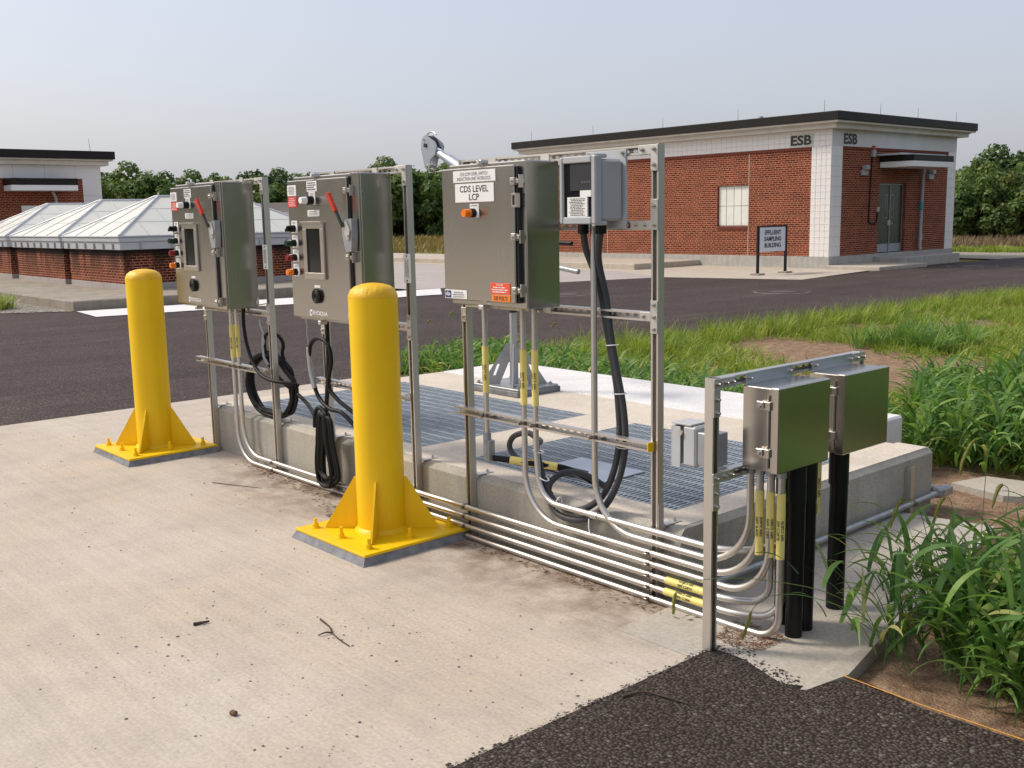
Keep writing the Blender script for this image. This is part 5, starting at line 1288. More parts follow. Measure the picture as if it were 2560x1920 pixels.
lr = MB().box(LX - 14.5, LX + 0.50, -6.5, LYE + 0.50, 4.471, 4.79, 0.015).build('roof', M['black_trim'], lb_)
MB().cyl((LX + 0.4, 15.95, 4.78), (LX + 0.4, 15.92, 5.28), 0.014, 0.007, n=6).build('lightning_rod', M['galv'], lr); MB().cyl((LX - 8, 15.5, 4.78), (LX - 8, 15.5, 5.25), 0.014, 0.007, n=6).build('lightning_rod', M['galv'], lr)
cn = MB().box(LX + 0.03, LX + 1.0, 12.6, 15.15, 3.40, 3.66, 0.01).build('canopy', M['black_trim'], lb_)
MB().box(LX + 0.03, LX + 0.99, 12.61, 15.14, 3.18, 3.399, 0.01).build('canopy_fascia', M['white_label'], cn)
MB().box(LX + 0.002, LX + 0.05, 13.2, 14.3, 0.2, 2.62, 0.01).build('door', M['glass_block'], lb_)
q = MB(); q.lathe((LX + 0.03, 12.2, 3.05), [(0.20, 0), (0.20, 0.22), (0.15, 0.33), (0.02, 0.38)], 16); q.build('wall_lamp', M['pipe_grey'], lb_)
MB().tube([(LX + 0.3, 14.35, 3.18), (LX + 0.2, 14.5, 2.9), (LX + 0.12, 14.52, 0.5)], 0.06, 10).build('downpipe', M['pipe_grey'], lb_)
MB().box(LX + 0.002, LX + 0.05, 14.75, 15.5, 1.4, 2.62, 0.01).build('window', M['glass_dark'], lb_)

# ==================================================================== SKYLIGHTS ON BRICK CURBS
def skylight(label, x0, x1, y0, y1, brickz=1.165, framez=1.53, apex=2.52, zb=0.21):
    t = thing('skylight', ((x0 + x1) / 2, (y0 + y1) / 2, zb), label, 'skylight', 'hipped skylights on brick curbs')
    w9 = 0.25
    MB().box(x0, x1, y0, y0 + w9, zb + 0.139, brickz).build('brick_curb', M['brick_x_old'], t); MB().box(x0, x1, y1 - w9, y1, zb + 0.139, brickz).build('brick_curb', M['brick_x_old'], t)
    MB().box(x1 - w9, x1 + 0.002, y0 + 0.002, y1 - 0.002, zb + 0.139, brickz).build('brick_curb', M['brick_y_old'], t); MB().box(x0 - 0.002, x0 + w9, y0 + 0.002, y1 - 0.002, zb + 0.139, brickz).build('brick_curb', M['brick_y_old'], t)
    MB().box(x0 - 0.01, x1 + 0.01, y0 - 0.01, y1 + 0.01, zb - 0.01, zb + 0.14, 0.006).build('curb_base', M['pave_grey'], t)
    o = 0.10
    MB().box(x0 - o, x1 + o, y0 - o, y1 + o, brickz + 0.02, framez - 0.16, 0.01).build('frame_skirt', M['sky_frame'], t)
    MB().box(x0 - o - 0.03, x1 + o + 0.03, y0 - o - 0.03, y1 + o + 0.03, framez - 0.159, framez - 0.04, 0.02).build('gutter', M['sky_frame'], t)
    MB().box(x0 - o - 0.05, x1 + o + 0.05, y0 - o - 0.05, y1 + o + 0.05, framez - 0.039, framez, 0.01).build('eave_trim', M['sky_frame'], t)
    br_ = MB().box(-0.02, 0.02, -0.045, 0.0, -0.09, 0.05).mesh('frame_bracket'); br_.materials.append(M['pipe_grey'])
    n = int((x1 - x0) / 0.55)
    for i in range(n):
        ob = bpy.data.objects.new('frame_bracket', br_); col.objects.link(ob); ob.parent = t; ob.matrix_parent_inverse = Matrix.Translation(-t.location); ob.location = (x0 + (x1 - x0) * (i + .5) / n, y0 - o, framez - 0.24)
    n = int((y1 - y0) / 0.8)
    for i in range(n):
        ob = bpy.data.objects.new('frame_bracket', br_); col.objects.link(ob); ob.parent = t; ob.matrix_parent_inverse = Matrix.Translation(-t.location); ob.location = (x1 + o, y0 + (y1 - y0) * (i + .5) / n, framez - 0.24); ob.rotation_euler = (0, 0, math.pi / 2)
    # hipped roof of separate panes between seams
    a0, a1, c0, c1 = x0 - o, x1 + o, y0 - o, y1 + o
    hw = (a1 - a0) / 2; xm = (a0 + a1) / 2; ry0, ry1 = c0 + hw * 0.93, c1 - hw * 0.93
    top = apex; zf = framez + 0.002; tw = 0.10
    A, B, C, D = V(a0, c0, zf), V(a1, c0, zf), V(a1, c1, zf), V(a0, c1, zf)
    P0, P1, P2, P3 = V(xm - tw, ry0, top), V(xm + tw, ry0, top), V(xm + tw, ry1, top), V(xm - tw, ry1, top)
    faces = [(A, B, P1, P0, 4), (B, C, P2, P1, 8), (C, D, P3, P2, 4), (D, A, P0, P3, 8)]
    seam = MB()
    for (p, q, r, s_, n) in faces:
        nrm = (q - p).cross(s_ - p).normalized(); e = (q - p).normalized(); upv = nrm.cross(e)
        L = (q - p).length; H = (s_ - p).dot(upv); l0, l1 = (s_ - p).dot(e), (r - p).dot(e)
        def clipcol(u0, u1):
            pts = []
            def topv(u):
                if u < l0: return H * u / l0 if l0 > 0 else H
                if u > l1: return H * (L - u) / (L - l1)
                return H
            us = sorted(set([u0, u1] + [u for u in (l0, l1) if u0 < u < u1]))
            pts = [(u0, 0), (u1, 0)] + [(u, topv(u)) for u in reversed(us)]
            out = []
            for w_ in pts:
                if not out or (abs(out[-1][0] - w_[0]) + abs(out[-1][1] - w_[1])) > 1e-4: out.append(w_)
            if abs(out[0][0] - out[-1][0]) + abs(out[0][1] - out[-1][1]) < 1e-4: out.pop()
            return out, topv
        for i in range(n):
            u0, u1 = L * i / n + 0.012, L * (i + 1) / n - 0.012
            pp, tv = clipcol(u0, u1)
            pl = [p + e * a + upv * b_ for (a, b_) in pp]
            MB().prism([v_ - nrm * 0.012 for v_ in pl], nrm * 0.012).build('pane', M['frp'], t)
            if i > 0:
                u = L * i / n; hh = tv(u)
                seam.obox(p + e * u + upv * hh / 2 + nrm * 0.004, (e, upv, nrm), (0.010, hh / 2, 0.012))
        for k in (1, 2):
            v_ = H * k / 3; ua, ub = l0 * v_ / H, L - (L - l1) * v_ / H
            seam.obox(p + e * (ua + ub) / 2 + upv * v_ + nrm * 0.001, (e, upv, nrm), ((ub - ua) / 2, 0.007, 0.006))
    seam.build('seam_bars', M['seam'], t)
    hip = MB()
    for (p, q) in ((A, P0), (B, P1), (C, P2), (D, P3), (P0, P1), (P1, P2), (P2, P3), (P3, P0)):
        hip.cyl(p + V(0, 0, 0.002), q + V(0, 0, 0.002), 0.035, n=8)
    hip.build('hip_cap', M['sky_frame'], t)
    return t
skylight('hipped skylight on stained brick curb, nearest of the three', -29.24, -25.47, 9.835, 15.5)
skylight('hipped skylight on stained brick curb, middle of the three', -33.70, -29.63, 9.80, 15.5)
skylight('hipped skylight on stained brick curb, farthest of the three at the left', -38.7, -34.60, 9.85, 15.5)

# pale low building glimpsed between the two tall cabinets
fb = thing('low_building', (-64, 38, 0), 'low pale building glimpsed between the two tall cabinets', 'building')
ctr = Vector((0, 0, 1.8)) + (fw + rt2 * ((690 - 1280) / 2600.62)) * 78; ctr.z = 0
e_ = Vector((0.80, 0.60, 0)); nrm_ = Vector((0.6, -0.8, 0))
def fbx(w0, w1, z0, z1, dd, m, nm):
    MB().obox(ctr + e_ * (w0 + w1) / 2 + V(0, 0, (z0 + z1) / 2) - nrm_ * dd, (e_, nrm_, (0, 0, 1)), ((w1 - w0) / 2, 2.5, (z1 - z0) / 2), 0.02).build(nm, m, fb)
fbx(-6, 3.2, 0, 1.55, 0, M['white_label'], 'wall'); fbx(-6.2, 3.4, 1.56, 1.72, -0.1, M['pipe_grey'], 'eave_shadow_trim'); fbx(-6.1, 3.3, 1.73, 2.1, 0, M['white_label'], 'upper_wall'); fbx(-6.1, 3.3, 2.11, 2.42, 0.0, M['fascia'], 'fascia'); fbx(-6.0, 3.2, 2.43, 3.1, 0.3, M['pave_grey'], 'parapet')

# ==================================================================== MANHOLES
def manhole(label, x, y, r):
    t = thing('manhole_cover', (x, y, 0), label, 'manhole', 'manholes in the road')
    MB().cyl((x, y, -0.02), (x, y, 0.002), r, n=48).build('asphalt_collar', M['road'], t)
    MB().lathe((x, y, -0.02), [(r * 1.03, 0), (r * 1.03, 0.021), (r * 0.985, 0.024), (r * 0.98, 0.020)], 48).build('worn_rim', M['worn_rim'], t)
    MB().cyl((x, y, -0.005), (x, y, 0.005), r * 0.48, n=40).build('cover', M['dark_iron'], t)
M['worn_rim'] = plain('worn_asphalt_rim', (0.20, 0.165, 0.15), 0.85, 0, 0.5, 3)
M['dark_iron'] = plain('iron_cover', (0.085, 0.07, 0.065), 0.7, 0.2, 0.3, 20, 0.4, 40)
manhole('round manhole cover in the road in front of the building sign', -13.75, 20.35, 0.62)
manhole('round manhole cover in the road beside the vault grass, behind the transmitter', -17.4, 17.0, 0.62)
manhole('round manhole cover in the road near the door stoop', -15.1, 32.7, 0.75)

# ==================================================================== PLANTS
def mesh_np(name, verts, faces_flat, fsize, rnd, m, smooth=True):
    """verts (N,3), faces (F,fsize), rnd (N,)"""
    me = bpy.data.meshes.new(name)
    nv, nf = len(verts), len(faces_flat)
    me.vertices.add(nv); me.vertices.foreach_set('co', np.asarray(verts, np.float32).ravel())
    me.loops.add(nf * fsize); me.loops.foreach_set('vertex_index', np.asarray(faces_flat, np.int32).ravel())
    me.polygons.add(nf); me.polygons.foreach_set('loop_start', np.arange(0, nf * fsize, fsize, dtype=np.int32))
    me.polygons.foreach_set('use_smooth', np.full(nf, smooth))
    at = me.attributes.new('rnd', 'FLOAT', 'POINT'); at.data.foreach_set('value', np.asarray(rnd, np.float32))
    me.materials.append(m); me.update(calc_edges=True)
    return me

def blades(P, L, W, az, th0, th1, segs, rnd, twist=0.0):
    """arched tapering blades; th0/th1 lean from upright at the root and the extra lean at the tip"""
    n = len(P); k = segs + 1
    t = np.linspace(0, 1, k)[None]
    th = th0[:, None] + th1[:, None] * t ** 1.3
    ds = (L / segs)[:, None]
    hor = np.concatenate([np.zeros((n, 1)), np.cumsum(np.sin(th[:, :-1]) * ds, 1)], 1)
    ver = np.concatenate([np.zeros((n, 1)), np.cumsum(np.cos(th[:, :-1]) * ds, 1)], 1)
    d = np.stack([np.cos(az), np.sin(az), 0 * az], 1); s = np.stack([-np.sin(az), np.cos(az), 0 * az], 1)
    c = P[:, None] + hor[..., None] * d[:, None] + np.stack([0 * ver, 0 * ver, ver], -1)
    prof = np.sin(np.pi * (0.12 + 0.86 * t) ** 0.8) ** 0.85 + 0.01
    tw = (np.sin(t * 2.2) * twist)
    side = s[:, None] * np.cos(tw)[..., None] + np.stack([0 * tw, 0 * tw, np.sin(tw)], -1)
    off = side * (W[:, None] * prof * 0.5)[..., None]
    V_ = np.stack([c - off, c + off], 2).reshape(n * k * 2, 3)
    i = (np.arange(n) * k * 2)[:, None] + (np.arange(segs) * 2)[None]
    F = np.stack([i, i + 1, i + 3, i + 2], -1).reshape(-1, 4)
    return V_, F, np.repeat(rnd, k * 2)

def patch_noise(x, y, s=0.55, seed=1):
    r = np.random.default_rng(seed); v = np.zeros_like(x)
    for k in range(7):
        a, ph = r.uniform(0, 6.28), r.uniform(0, 6.28); f = s * (1.6 ** (k % 4)) * r.uniform(0.8, 1.2)
        v += np.sin((x * np.cos(a) + y * np.sin(a)) * f * 2.2 + ph) / (1 + 0.5 * (k % 4))
    return v / 3.2

def in_poly(x, y, poly):
    ins = np.zeros(len(x), bool); m = len(poly)
    for i in range(m):
        (x0, y0), (x1, y1) = poly[i], poly[(i + 1) % m]
        c = ((y0 > y) != (y1 > y)) & (x < (x1 - x0) * (y - y0) / (y1 - y0 + 1e-12) + x0)
        ins ^= c
    return ins

def scatter(n, poly, clump=0, spread=0.08, keep=None):
    xs_, ys_ = [p[0] for p in poly], [p[1] for p in poly]
    out = np.zeros((0, 2))
    while len(out) < n:
        q = np.stack([rng.uniform(min(xs_), max(xs_), n), rng.uniform(min(ys_), max(ys_), n)], 1)
        ok = in_poly(q[:, 0], q[:, 1], poly)
        if keep is not None: ok &= keep(q[:, 0], q[:, 1])
        out = np.concatenate([out, q[ok]])
        if len(out) == 0 and not ok.any(): break
    return out[:n]

def tufts(ntuft, per, poly, L, W, th0, th1, segs, mat_, name, label, cat, spread=0.05, keep=None, z=-0.045, az_bias=None, rshift=0.0, dry=0.06):
    c = scatter(ntuft, poly, keep=keep)
    ti = np.repeat(np.arange(len(c)), per); n = len(ti)
    size = rng.uniform(0.65, 1.15, len(c))[ti]
    ang = rng.uniform(0, 2 * np.pi, n); rr = spread * np.sqrt(rng.random(n))
    P = np.stack([c[ti, 0] + rr * np.cos(ang), c[ti, 1] + rr * np.sin(ang), np.full(n, z)], 1)
    az = ang + rng.normal(0, 0.6, n)
    if az_bias is not None:
        sel = rng.random(n) < az_bias[1]; az = np.where(sel, az_bias[0] + rng.normal(0, 0.5, n), az)
    Ln = rng.uniform(*L, n) * size; Wn = rng.uniform(*W, n) * (0.7 + 0.3 * size)
    a0 = rng.uniform(*th0, n); a1 = rng.uniform(*th1, n)
    tc = rng.uniform(0, 0.55, len(c))[ti]
    rnd = np.clip(tc + rng.uniform(0, 0.38, n) + rshift, 0, 0.93); rnd = np.where(rng.random(n) < dry, rng.uniform(0.94, 1.0, n), rnd)
    v, f, r_at = blades(P, Ln, Wn, az, a0, a1, segs, rnd, 0.5)
    return link(name, mesh_np(name, v, f, 4, r_at, mat_), None, None, label, cat, None, 'stuff')

def leafy(n, poly, h, nleaf, LL, LW, mat_, name, label, lean=(0.0, 0.35), az_bias=None, z=-0.045, segs=6, rshift=0.0, dry=0.04, keep=None):
    """upright leafy stems, leaves set alternately up each stem and arching over"""
    c = scatter(n, poly, keep=keep)
    hs = rng.uniform(*h, n); laz = rng.uniform(0, 2 * np.pi, n)
    if az_bias is not None:
        laz = np.where(rng.random(n) < az_bias[1], az_bias[0] + rng.normal(0, 0.4, n), laz)
    ln = rng.uniform(*lean, n); tone = rng.uniform(0.05, 0.55, n)
    base = np.stack([c[:, 0], c[:, 1], np.full(n, z)], 1)
    v, f, r_ = blades(base, hs, np.full(n, 0.006), laz, ln * 0.6, ln * 0.9, 4, tone, 0.0)
    VV, FF, RR = [v], [f], [r_]; o_ = len(v)
    k = nleaf; ti = np.repeat(np.arange(n), k); j = np.tile(np.arange(k), n)
    u = (j + 0.5 + rng.uniform(-.3, .3, n * k)) / k * 0.92 + 0.06
    th = ln[ti] * (0.6 + 0.9 * u ** 1.3 / 2.3)
    P = base[ti] + np.stack([np.cos(laz[ti]) * np.sin(th), np.sin(laz[ti]) * np.sin(th), np.cos(th)], 1) * (hs[ti] * u)[:, None]
    az = laz[ti] + j * 2.6 + rng.normal(0, 0.5, n * k)
    L_ = rng.uniform(*LL, n * k) * (0.75 + 0.45 * np.sin(np.pi * u)); W_ = rng.uniform(*LW, n * k)
    rnd = np.clip(tone[ti] + rng.uniform(-0.1, 0.4, n * k) + rshift, 0, 0.93); rnd = np.where(rng.random(n * k) < dry, rng.uniform(0.94, 1, n * k), rnd)
    v, f, r_ = blades(P, L_, W_, az, rng.uniform(0.25, 0.75, n * k), rng.uniform(0.9, 2.0, n * k), segs, rnd, 0.6)
    VV.append(v); FF.append(f + o_); RR.append(r_)
    return link(name, mesh_np(name, np.concatenate(VV), np.concatenate(FF), 4, np.concatenate(RR), mat_), None, None, label, 'weeds', None, 'stuff')

# tall broad-bladed weeds right behind the pale slab
leafy(900, [(-10.05, 6.95), (-3.75, 6.9), (-3.75, 7.55), (-6.5, 8.0), (-10.0, 8.6)], (0.16, 0.38), 6, (0.16, 0.32), (0.014, 0.028), M['blade'], 'tall_weeds', 'row of tall broad bladed green weeds behind the pale slab', rshift=0.1)
# rough lawn between the road and the vault, thin and patchy
def lawn_keep(x, y):
    k = patch_noise(x, y, 0.5, 5)
    dirt = np.exp(-(((x + 8.2) / 1.1) ** 2 + ((y - 12.3) / 1.2) ** 2)) + np.exp(-(((x + 6.4) / 1.4) ** 2 + ((y - 11.4) / 1.7) ** 2)) + 0.8 * np.exp(-(((x + 4.9) / 0.9) ** 2 + ((y - 10.6) / 1.0) ** 2)) + 0.5 * np.exp(-(((x + 4.2) / 1.2) ** 2 + ((y - 15.5) / 2.0) ** 2))
    return k - 1.5 * dirt + rng.normal(0, 0.30, len(x)) > -0.46
lawn = [(-9.95, 7.6), (-9.7, 14), (-9.2, 22), (-8.6, 31), (6, 31), (3.5, 8), (-0.5, 7.6), (-3.4, 7.4)]
tufts(9500, 13, [(-9.95, 7.4), (-9.7, 14), (-9.4, 19), (-1.0, 19), (1.5, 8), (-0.5, 7.6), (-3.4, 7.2)], (0.07, 0.22), (0.007, 0.016), (0.15, 0.95), (0.3, 1.4), 3, M['lawn'], 'rough_lawn', 'thin patchy yellow green lawn on bare soil beyond the vault', 'grass', 0.10, keep=lawn_keep)
tufts(1500, 12, [(-9.4, 19), (-9.1, 24), (-8.6, 32), (8, 32), (4, 19)], (0.14, 0.32), (0.010, 0.018), (0.1, 0.7), (0.3, 1.3), 3, M['lawn'], 'far_lawn', 'yellow green lawn continuing beside the road toward the right', 'grass', 0.14)
tufts(430, 16, [(-9.9, 8.3), (-9.75, 14), (-9.2, 22), (-8.3, 22), (-8.9, 14), (-8.8, 8.4)], (0.22, 0.42), (0.007, 0.013), (0.05, 0.5), (0.3, 1.2), 4, M['lawn'], 'verge_grass', 'taller light green grass fringe along the road edge', 'grass', 0.12)
# two bushy tufts in the middle of the lawn
tufts(26, 40, [(-7.4, 12.7), (-6.2, 12.7), (-6.0, 13.8), (-7.2, 13.9)], (0.3, 0.55), (0.010, 0.018), (0.05, 0.5), (0.5, 1.8), 5, M['blade'], 'weed_tuft', 'bushy dark green weed tuft standing in the bare soil', 'weeds', 0.10, rshift=0.1)
# dense weeds to the right behind the bare soil
leafy(1500, [(-3.35, 7.25), (-1.9, 7.30), (0.6, 7.2), (3.5, 7.4), (4.2, 11.5), (-0.8, 11.0), (-2.8, 10.8), (-3.8, 9.4)], (0.30, 0.68), 6, (0.24, 0.46), (0.018, 0.036), M['blade'], 'dense_weeds', 'dense tall dark green weeds at the right behind the bare soil', rshift=0.05, dry=0.02)
leafy(750, [(-3.68, 6.95), (-2.6, 7.15), (-1.75, 7.25), (-1.9, 8.8), (-3.2, 9.8), (-4.7, 9.2)], (0.22, 0.50), 6, (0.18, 0.36), (0.016, 0.032), M['blade'], 'soil_edge_weeds', 'leafy green weeds right behind the end of the vault', rshift=0.1, dry=0.03)
# foreground weeds beside the pad
leafy(480, [(-1.84, 3.76), (-1.40, 3.60), (-0.6, 3.70), (-0.2, 5.4), (-1.7, 5.3), (-1.82, 4.6)], (0.22, 0.56), 7, (0.20, 0.40), (0.018, 0.034), M['blade'], 'foreground_weeds', 'large clump of broad green weeds beside the concrete pad in the right foreground', lean=(0.05, 0.75), segs=8, rshift=0.08, dry=0.03)
leafy(40, [(-2.0, 3.68), (-1.84, 3.62), (-1.75, 4.5), (-1.93, 4.6)], (0.30, 0.58), 6, (0.16, 0.32), (0.014, 0.026), M['blade'], 'leaning_weeds', 'arching green weed blades leaning over the concrete pad', lean=(0.5, 1.0), az_bias=(R(175), 0.75), z=0.0, segs=8, rshift=0.1)
tufts(120, 10, [(-1.7, 3.50), (-0.9, 3.55), (1.5, 3.6), (1.5, 6.5), (-0.4, 6.9), (-2.1, 6.1), (-2.3, 5.6), (-1.7, 5.2)], (0.06, 0.2), (0.006, 0.012), (0.2, 0.9), (0.3, 1.4), 3, M['lawn'], 'low_weeds', 'low sparse weeds on soil at the right edge', 'weeds', 0.12)
tufts(90, 30, [(0.2, 3.9), (4.5, 3.9), (4.5, 7.5), (0.2, 7.0)], (0.3, 0.6), (0.014, 0.026), (0.05, 0.5), (0.5, 1.8), 5, M['blade'], 'outer_weeds', 'weeds continuing beyond the right edge of the view', 'weeds', 0.14)
# tuft at the far left by the raised walk
tufts(26, 30, [(-25.8, 6.2), (-24.25, 6.45), (-24.5, 6.95), (-26.0, 6.9)], (0.25, 0.5), (0.015, 0.028), (0.05, 0.5), (0.4, 1.6), 4, M['lawn'], 'left_grass_tuft', 'bright green grass tuft at the left edge by the raised walk', 'grass', 0.25)
# field and tall dry grass in the distance
tufts(2600, 8, [(-47, 31), (-34, 40), (-80, 92), (-112, 70)], (0.25, 0.6), (0.05, 0.10), (0.1, 0.7), (0.2, 1.0), 2, M['straw'], 'hay_field', 'olive yellow mown field before the far tree line', 'field', 0.6)
tufts(900, 14, [(-22.5, 45), (-11, 47.5), (-9, 54), (-26, 53)], (0.35, 0.62), (0.025, 0.045), (0.05, 0.5), (0.1, 0.8), 3, M['drygrass'], 'dry_tall_grass', 'reddish tall dry grass strip behind the right end of the building', 'grass', 0.35, dry=0.5)
tufts(420, 14, [(-23, 42.5), (-8, 44), (-8, 47), (-23, 45)], (0.18, 0.34), (0.03, 0.05), (0.02, 0.6), (0.1, 0.9), 3, M['lawn'], 'green_verge', 'green grass strip in front of the tall dry grass at the right', 'grass', 0.3)

# foxtail plants with nodding seed heads
def foxtail(label, base, ctrl, head_n=0.36):
    t = thing('foxtail_plant', base, label, 'foxtail', 'foxtail seed heads')
    path = spline([base] + ctrl, 8)
    k = int(len(path) * (1 - head_n))
    def rn(me, v):
        at = me.attributes.new('rnd', 'FLOAT', 'POINT'); at.data.foreach_set('value', np.full(len(me.vertices), v, np.float32)); return me
    st_ = MB().tube(path[:k + 1], 0.0016, 5)
    link('stem', rn(st_.mesh('stem'), 0.6), M['blade'], t)
    hd = MB(); hp_ = path[k:]
    m_ = len(hp_)
    for i in range(m_ - 1):
        for j in range(5):
            q = hp_[i].lerp(hp_[i + 1], j / 5); d = (hp_[i + 1] - hp_[i]).normalized(); u = (i + j / 5) / (m_ - 1)
            rad = 0.0065 * math.sin(math.pi * min(1, 0.12 + 0.88 * u)) ** 0.5 + 0.0015
            a = d.orthogonal().normalized(); b_ = d.cross(a)
            for w in range(7):
                an = random.uniform(0, 6.28); o_ = a * math.cos(an) + b_ * math.sin(an)
                s_ = d.cross(o_) * 0.0016
                p0 = q + o_ * rad * 0.3; p1 = q + o_ * rad * random.uniform(1.1, 1.9) + d * random.uniform(0.003, 0.009)
                hd.add([p0 - s_, p0 + s_, p1], [(0, 1, 2)])
    hd.tube(hp_, 0.005, 7, rfun=lambda u: 0.0012 + 0.0055 * math.sin(math.pi * (0.1 + 0.86 * u)) ** 0.6)
    me = hd.mesh('seed_head'); rn(me, 0.0)
    me.attributes['rnd'].data.foreach_set('value', rng.uniform(0.1, 1.0, len(me.vertices)).astype(np.float32))
    link('seed_head', me, M['seed'], t)
    return t
foxtail('foxtail arching over the right corner of the vault', (-1.90, 4.35, 0.0), [(-1.94, 4.42, 0.35), (-1.97, 4.50, 0.66), (-1.96, 4.50, 0.775), (-1.97, 4.46, 0.81), (-1.985, 4.38, 0.80), (-1.99, 4.31, 0.725), (-1.985, 4.29, 0.68)])
foxtail('foxtail nodding beside the C399 sleeve', (-1.92, 4.10, 0.0), [(-1.98, 4.08, 0.30), (-2.03, 4.04, 0.55), (-2.05, 3.96, 0.625), (-2.06, 3.90, 0.60), (-2.065, 3.86, 0.52)], 0.34)
foxtail('foxtail nodding in front of the lone black pipe', (-1.88, 4.15, 0.0), [(-1.92, 4.12, 0.30), (-1.95, 4.16, 0.54), (-1.955, 4.12, 0.615), (-1.96, 4.06, 0.60), (-1.965, 4.03, 0.53)], 0.34)
foxtail('pale foxtail in front of the upright strut stub', (-1.80, 4.30, 0.0), [(-1.84, 4.36, 0.30), (-1.86, 4.48, 0.56), (-1.865, 4.45, 0.62), (-1.87, 4.40, 0.615), (-1.875, 4.36, 0.54)], 0.34)
foxtail('yellow foxtail above the far end of the pad', (-1.70, 4.45, 0.0), [(-1.74, 4.52, 0.25), (-1.78, 4.58, 0.44), (-1.79, 4.54, 0.49), (-1.80, 4.49, 0.47), (-1.80, 4.46, 0.41)], 0.34)
foxtail('drooping foxtail over the foreground pad, low at the left', (-1.85, 3.70, 0.0), [(-2.02, 3.62, 0.20), (-2.22, 3.52, 0.27), (-2.36, 3.46, 0.25), (-2.42, 3.43, 0.19), (-2.44, 3.42, 0.12), (-2.46, 3.41, 0.05)], 0.30)
foxtail('long thin foxtail hooked past the short rack post', (-1.88, 3.72, 0.0), [(-2.1, 3.60, 0.26), (-2.35, 3.42, 0.33), (-2.55, 3.25, 0.325), (-2.62, 3.20, 0.29), (-2.64, 3.19, 0.23), (-2.645, 3.19, 0.17)], 0.26)
foxtail('thick yellow foxtail drooping at the right edge', (-1.25, 4.0, 0.0), [(-1.28, 4.0, 0.30), (-1.33, 3.98, 0.52), (-1.34, 3.93, 0.55), (-1.33, 3.88, 0.50), (-1.315, 3.85, 0.42), (-1.31, 3.84, 0.36)], 0.40)
foxtail('upright green foxtail amid the foreground weeds', (-1.45, 4.05, 0.0), [(-1.47, 4.06, 0.25), (-1.49, 4.06, 0.42), (-1.50, 4.04, 0.50), (-1.52, 4.0, 0.52), (-1.54, 3.97, 0.48)], 0.40)
for i, (x, y) in enumerate(((-9.6, 7.3), (-9.3, 7.4), (-8.8, 7.2), (-8.3, 7.5), (-7.5, 7.3), (-6.6, 7.3))):
    h_ = 0.62 + 0.1 * (i % 3)
    foxtail('%s thin foxtail from the left above the weed row behind the vault' % ('first', 'second', 'third', 'fourth', 'fifth', 'sixth')[i], (x, y, -0.04), [(x - .03, y, h_ * .5), (x - .05, y, h_ * .9), (x - .06, y - .02, h_), (x - .09, y - .04, h_ + .01), (x - .12, y - .06, h_ - .04)], 0.4)

# ------------------------------------------------------------------ trees
def crown_data(seed, n_cl, n_leaf, leaf, squash=1.0, low=0.08):
    r = np.random.default_rng(seed)
    # lobes spread through an uneven ellipsoid, unit radius 1, height from low to 1
    cl = []
    while len(cl) < n_cl:
        p = r.uniform(-1, 1, 3); rad = np.linalg.norm(p)
        if rad > 1 or rad < 0.25: continue
        p = p * (1 + 0.18 * math.sin(3 * math.atan2(p[1], p[0]) + seed) )
        cl.append(p)
    cl = np.array(cl); cr = r.uniform(0.18, 0.36, n_cl)
    ci = r.integers(0, n_cl, n_leaf)
    d = r.normal(size=(n_leaf, 3)); d /= np.linalg.norm(d, axis=1)[:, None]
    P = cl[ci] + d * (cr[ci] * r.uniform(0.55, 1.05, n_leaf))[:, None]
    P[:, 2] = low + (P[:, 2] + 1) / 2 * (1 - low)
    nrm = d + r.normal(0, 0.45, (n_leaf, 3)) + np.array([0, 0, 0.35]); nrm /= np.linalg.norm(nrm, axis=1)[:, None]
    a = np.cross(nrm, r.normal(size=(n_leaf, 3))); a /= np.linalg.norm(a, axis=1)[:, None]; b = np.cross(nrm, a)
    s = leaf * r.uniform(0.6, 1.3, n_leaf)[:, None]
    rnd = np.clip(r.uniform(0, 0.55, n_cl)[ci] + r.uniform(0, 0.45, n_leaf), 0, 1)
    return P, a, b, s, rnd
def crown_mesh(name, seed, R_, H, n_cl, n_leaf, leaf, m, low=0.05):
    P, a, b, s, rnd = crown_data(seed, n_cl, n_leaf, 1.0, low=low)
    P = P * np.array([R_, R_, H]); s = s * leaf
    v = np.stack([P - a * s * 0.5, P + b * s * 0.33, P + a * s * 0.5, P - b * s * 0.33], 1).reshape(-1, 3)
    f = np.arange(len(v)).reshape(-1, 4)
    return mesh_np(name, v, f, 4, np.repeat(rnd, 4), m, False)
def trunk_mesh(H, seed):
    r = random.Random(seed); b = MB()
    b.tube(spline([(0, 0, 0), (r.uniform(-.1, .1), r.uniform(-.1, .1), H * 0.3), (r.uniform(-.2, .2), r.uniform(-.2, .2), H * 0.75)], 5), 0.16, 8, rfun=lambda u: 0.17 * (1 - 0.75 * u))
    for k in range(7):
        z = H * r.uniform(0.2, 0.6); a = r.uniform(0, 6.28); l_ = H * r.uniform(0.18, 0.34)
        b.tube([(0, 0, z), (math.cos(a) * l_ * .5, math.sin(a) * l_ * .5, z + l_ * .35), (math.cos(a) * l_, math.sin(a) * l_, z + l_ * .8)], 0.05, 6, rfun=lambda u: 0.07 * (1 - 0.8 * u))
    me = b.mesh('trunk'); me.materials.append(M['bark']); return me
CR = [crown_mesh('crown', 11, 3.8, 7.4, 75, 14000, 0.46, M['leaf_a']), crown_mesh('crown', 12, 3.5, 6.6, 65, 12000, 0.44, M['leaf_b']), crown_mesh('crown', 13, 4.2, 6.9, 80, 14000, 0.46, M['leaf_a']), crown_mesh('crown', 14, 3.2, 5.2, 55, 11000, 0.38, M['leaf_c']), crown_mesh('crown', 15, 3.6, 7.2, 70, 14000, 0.36, M['leaf_b'])]
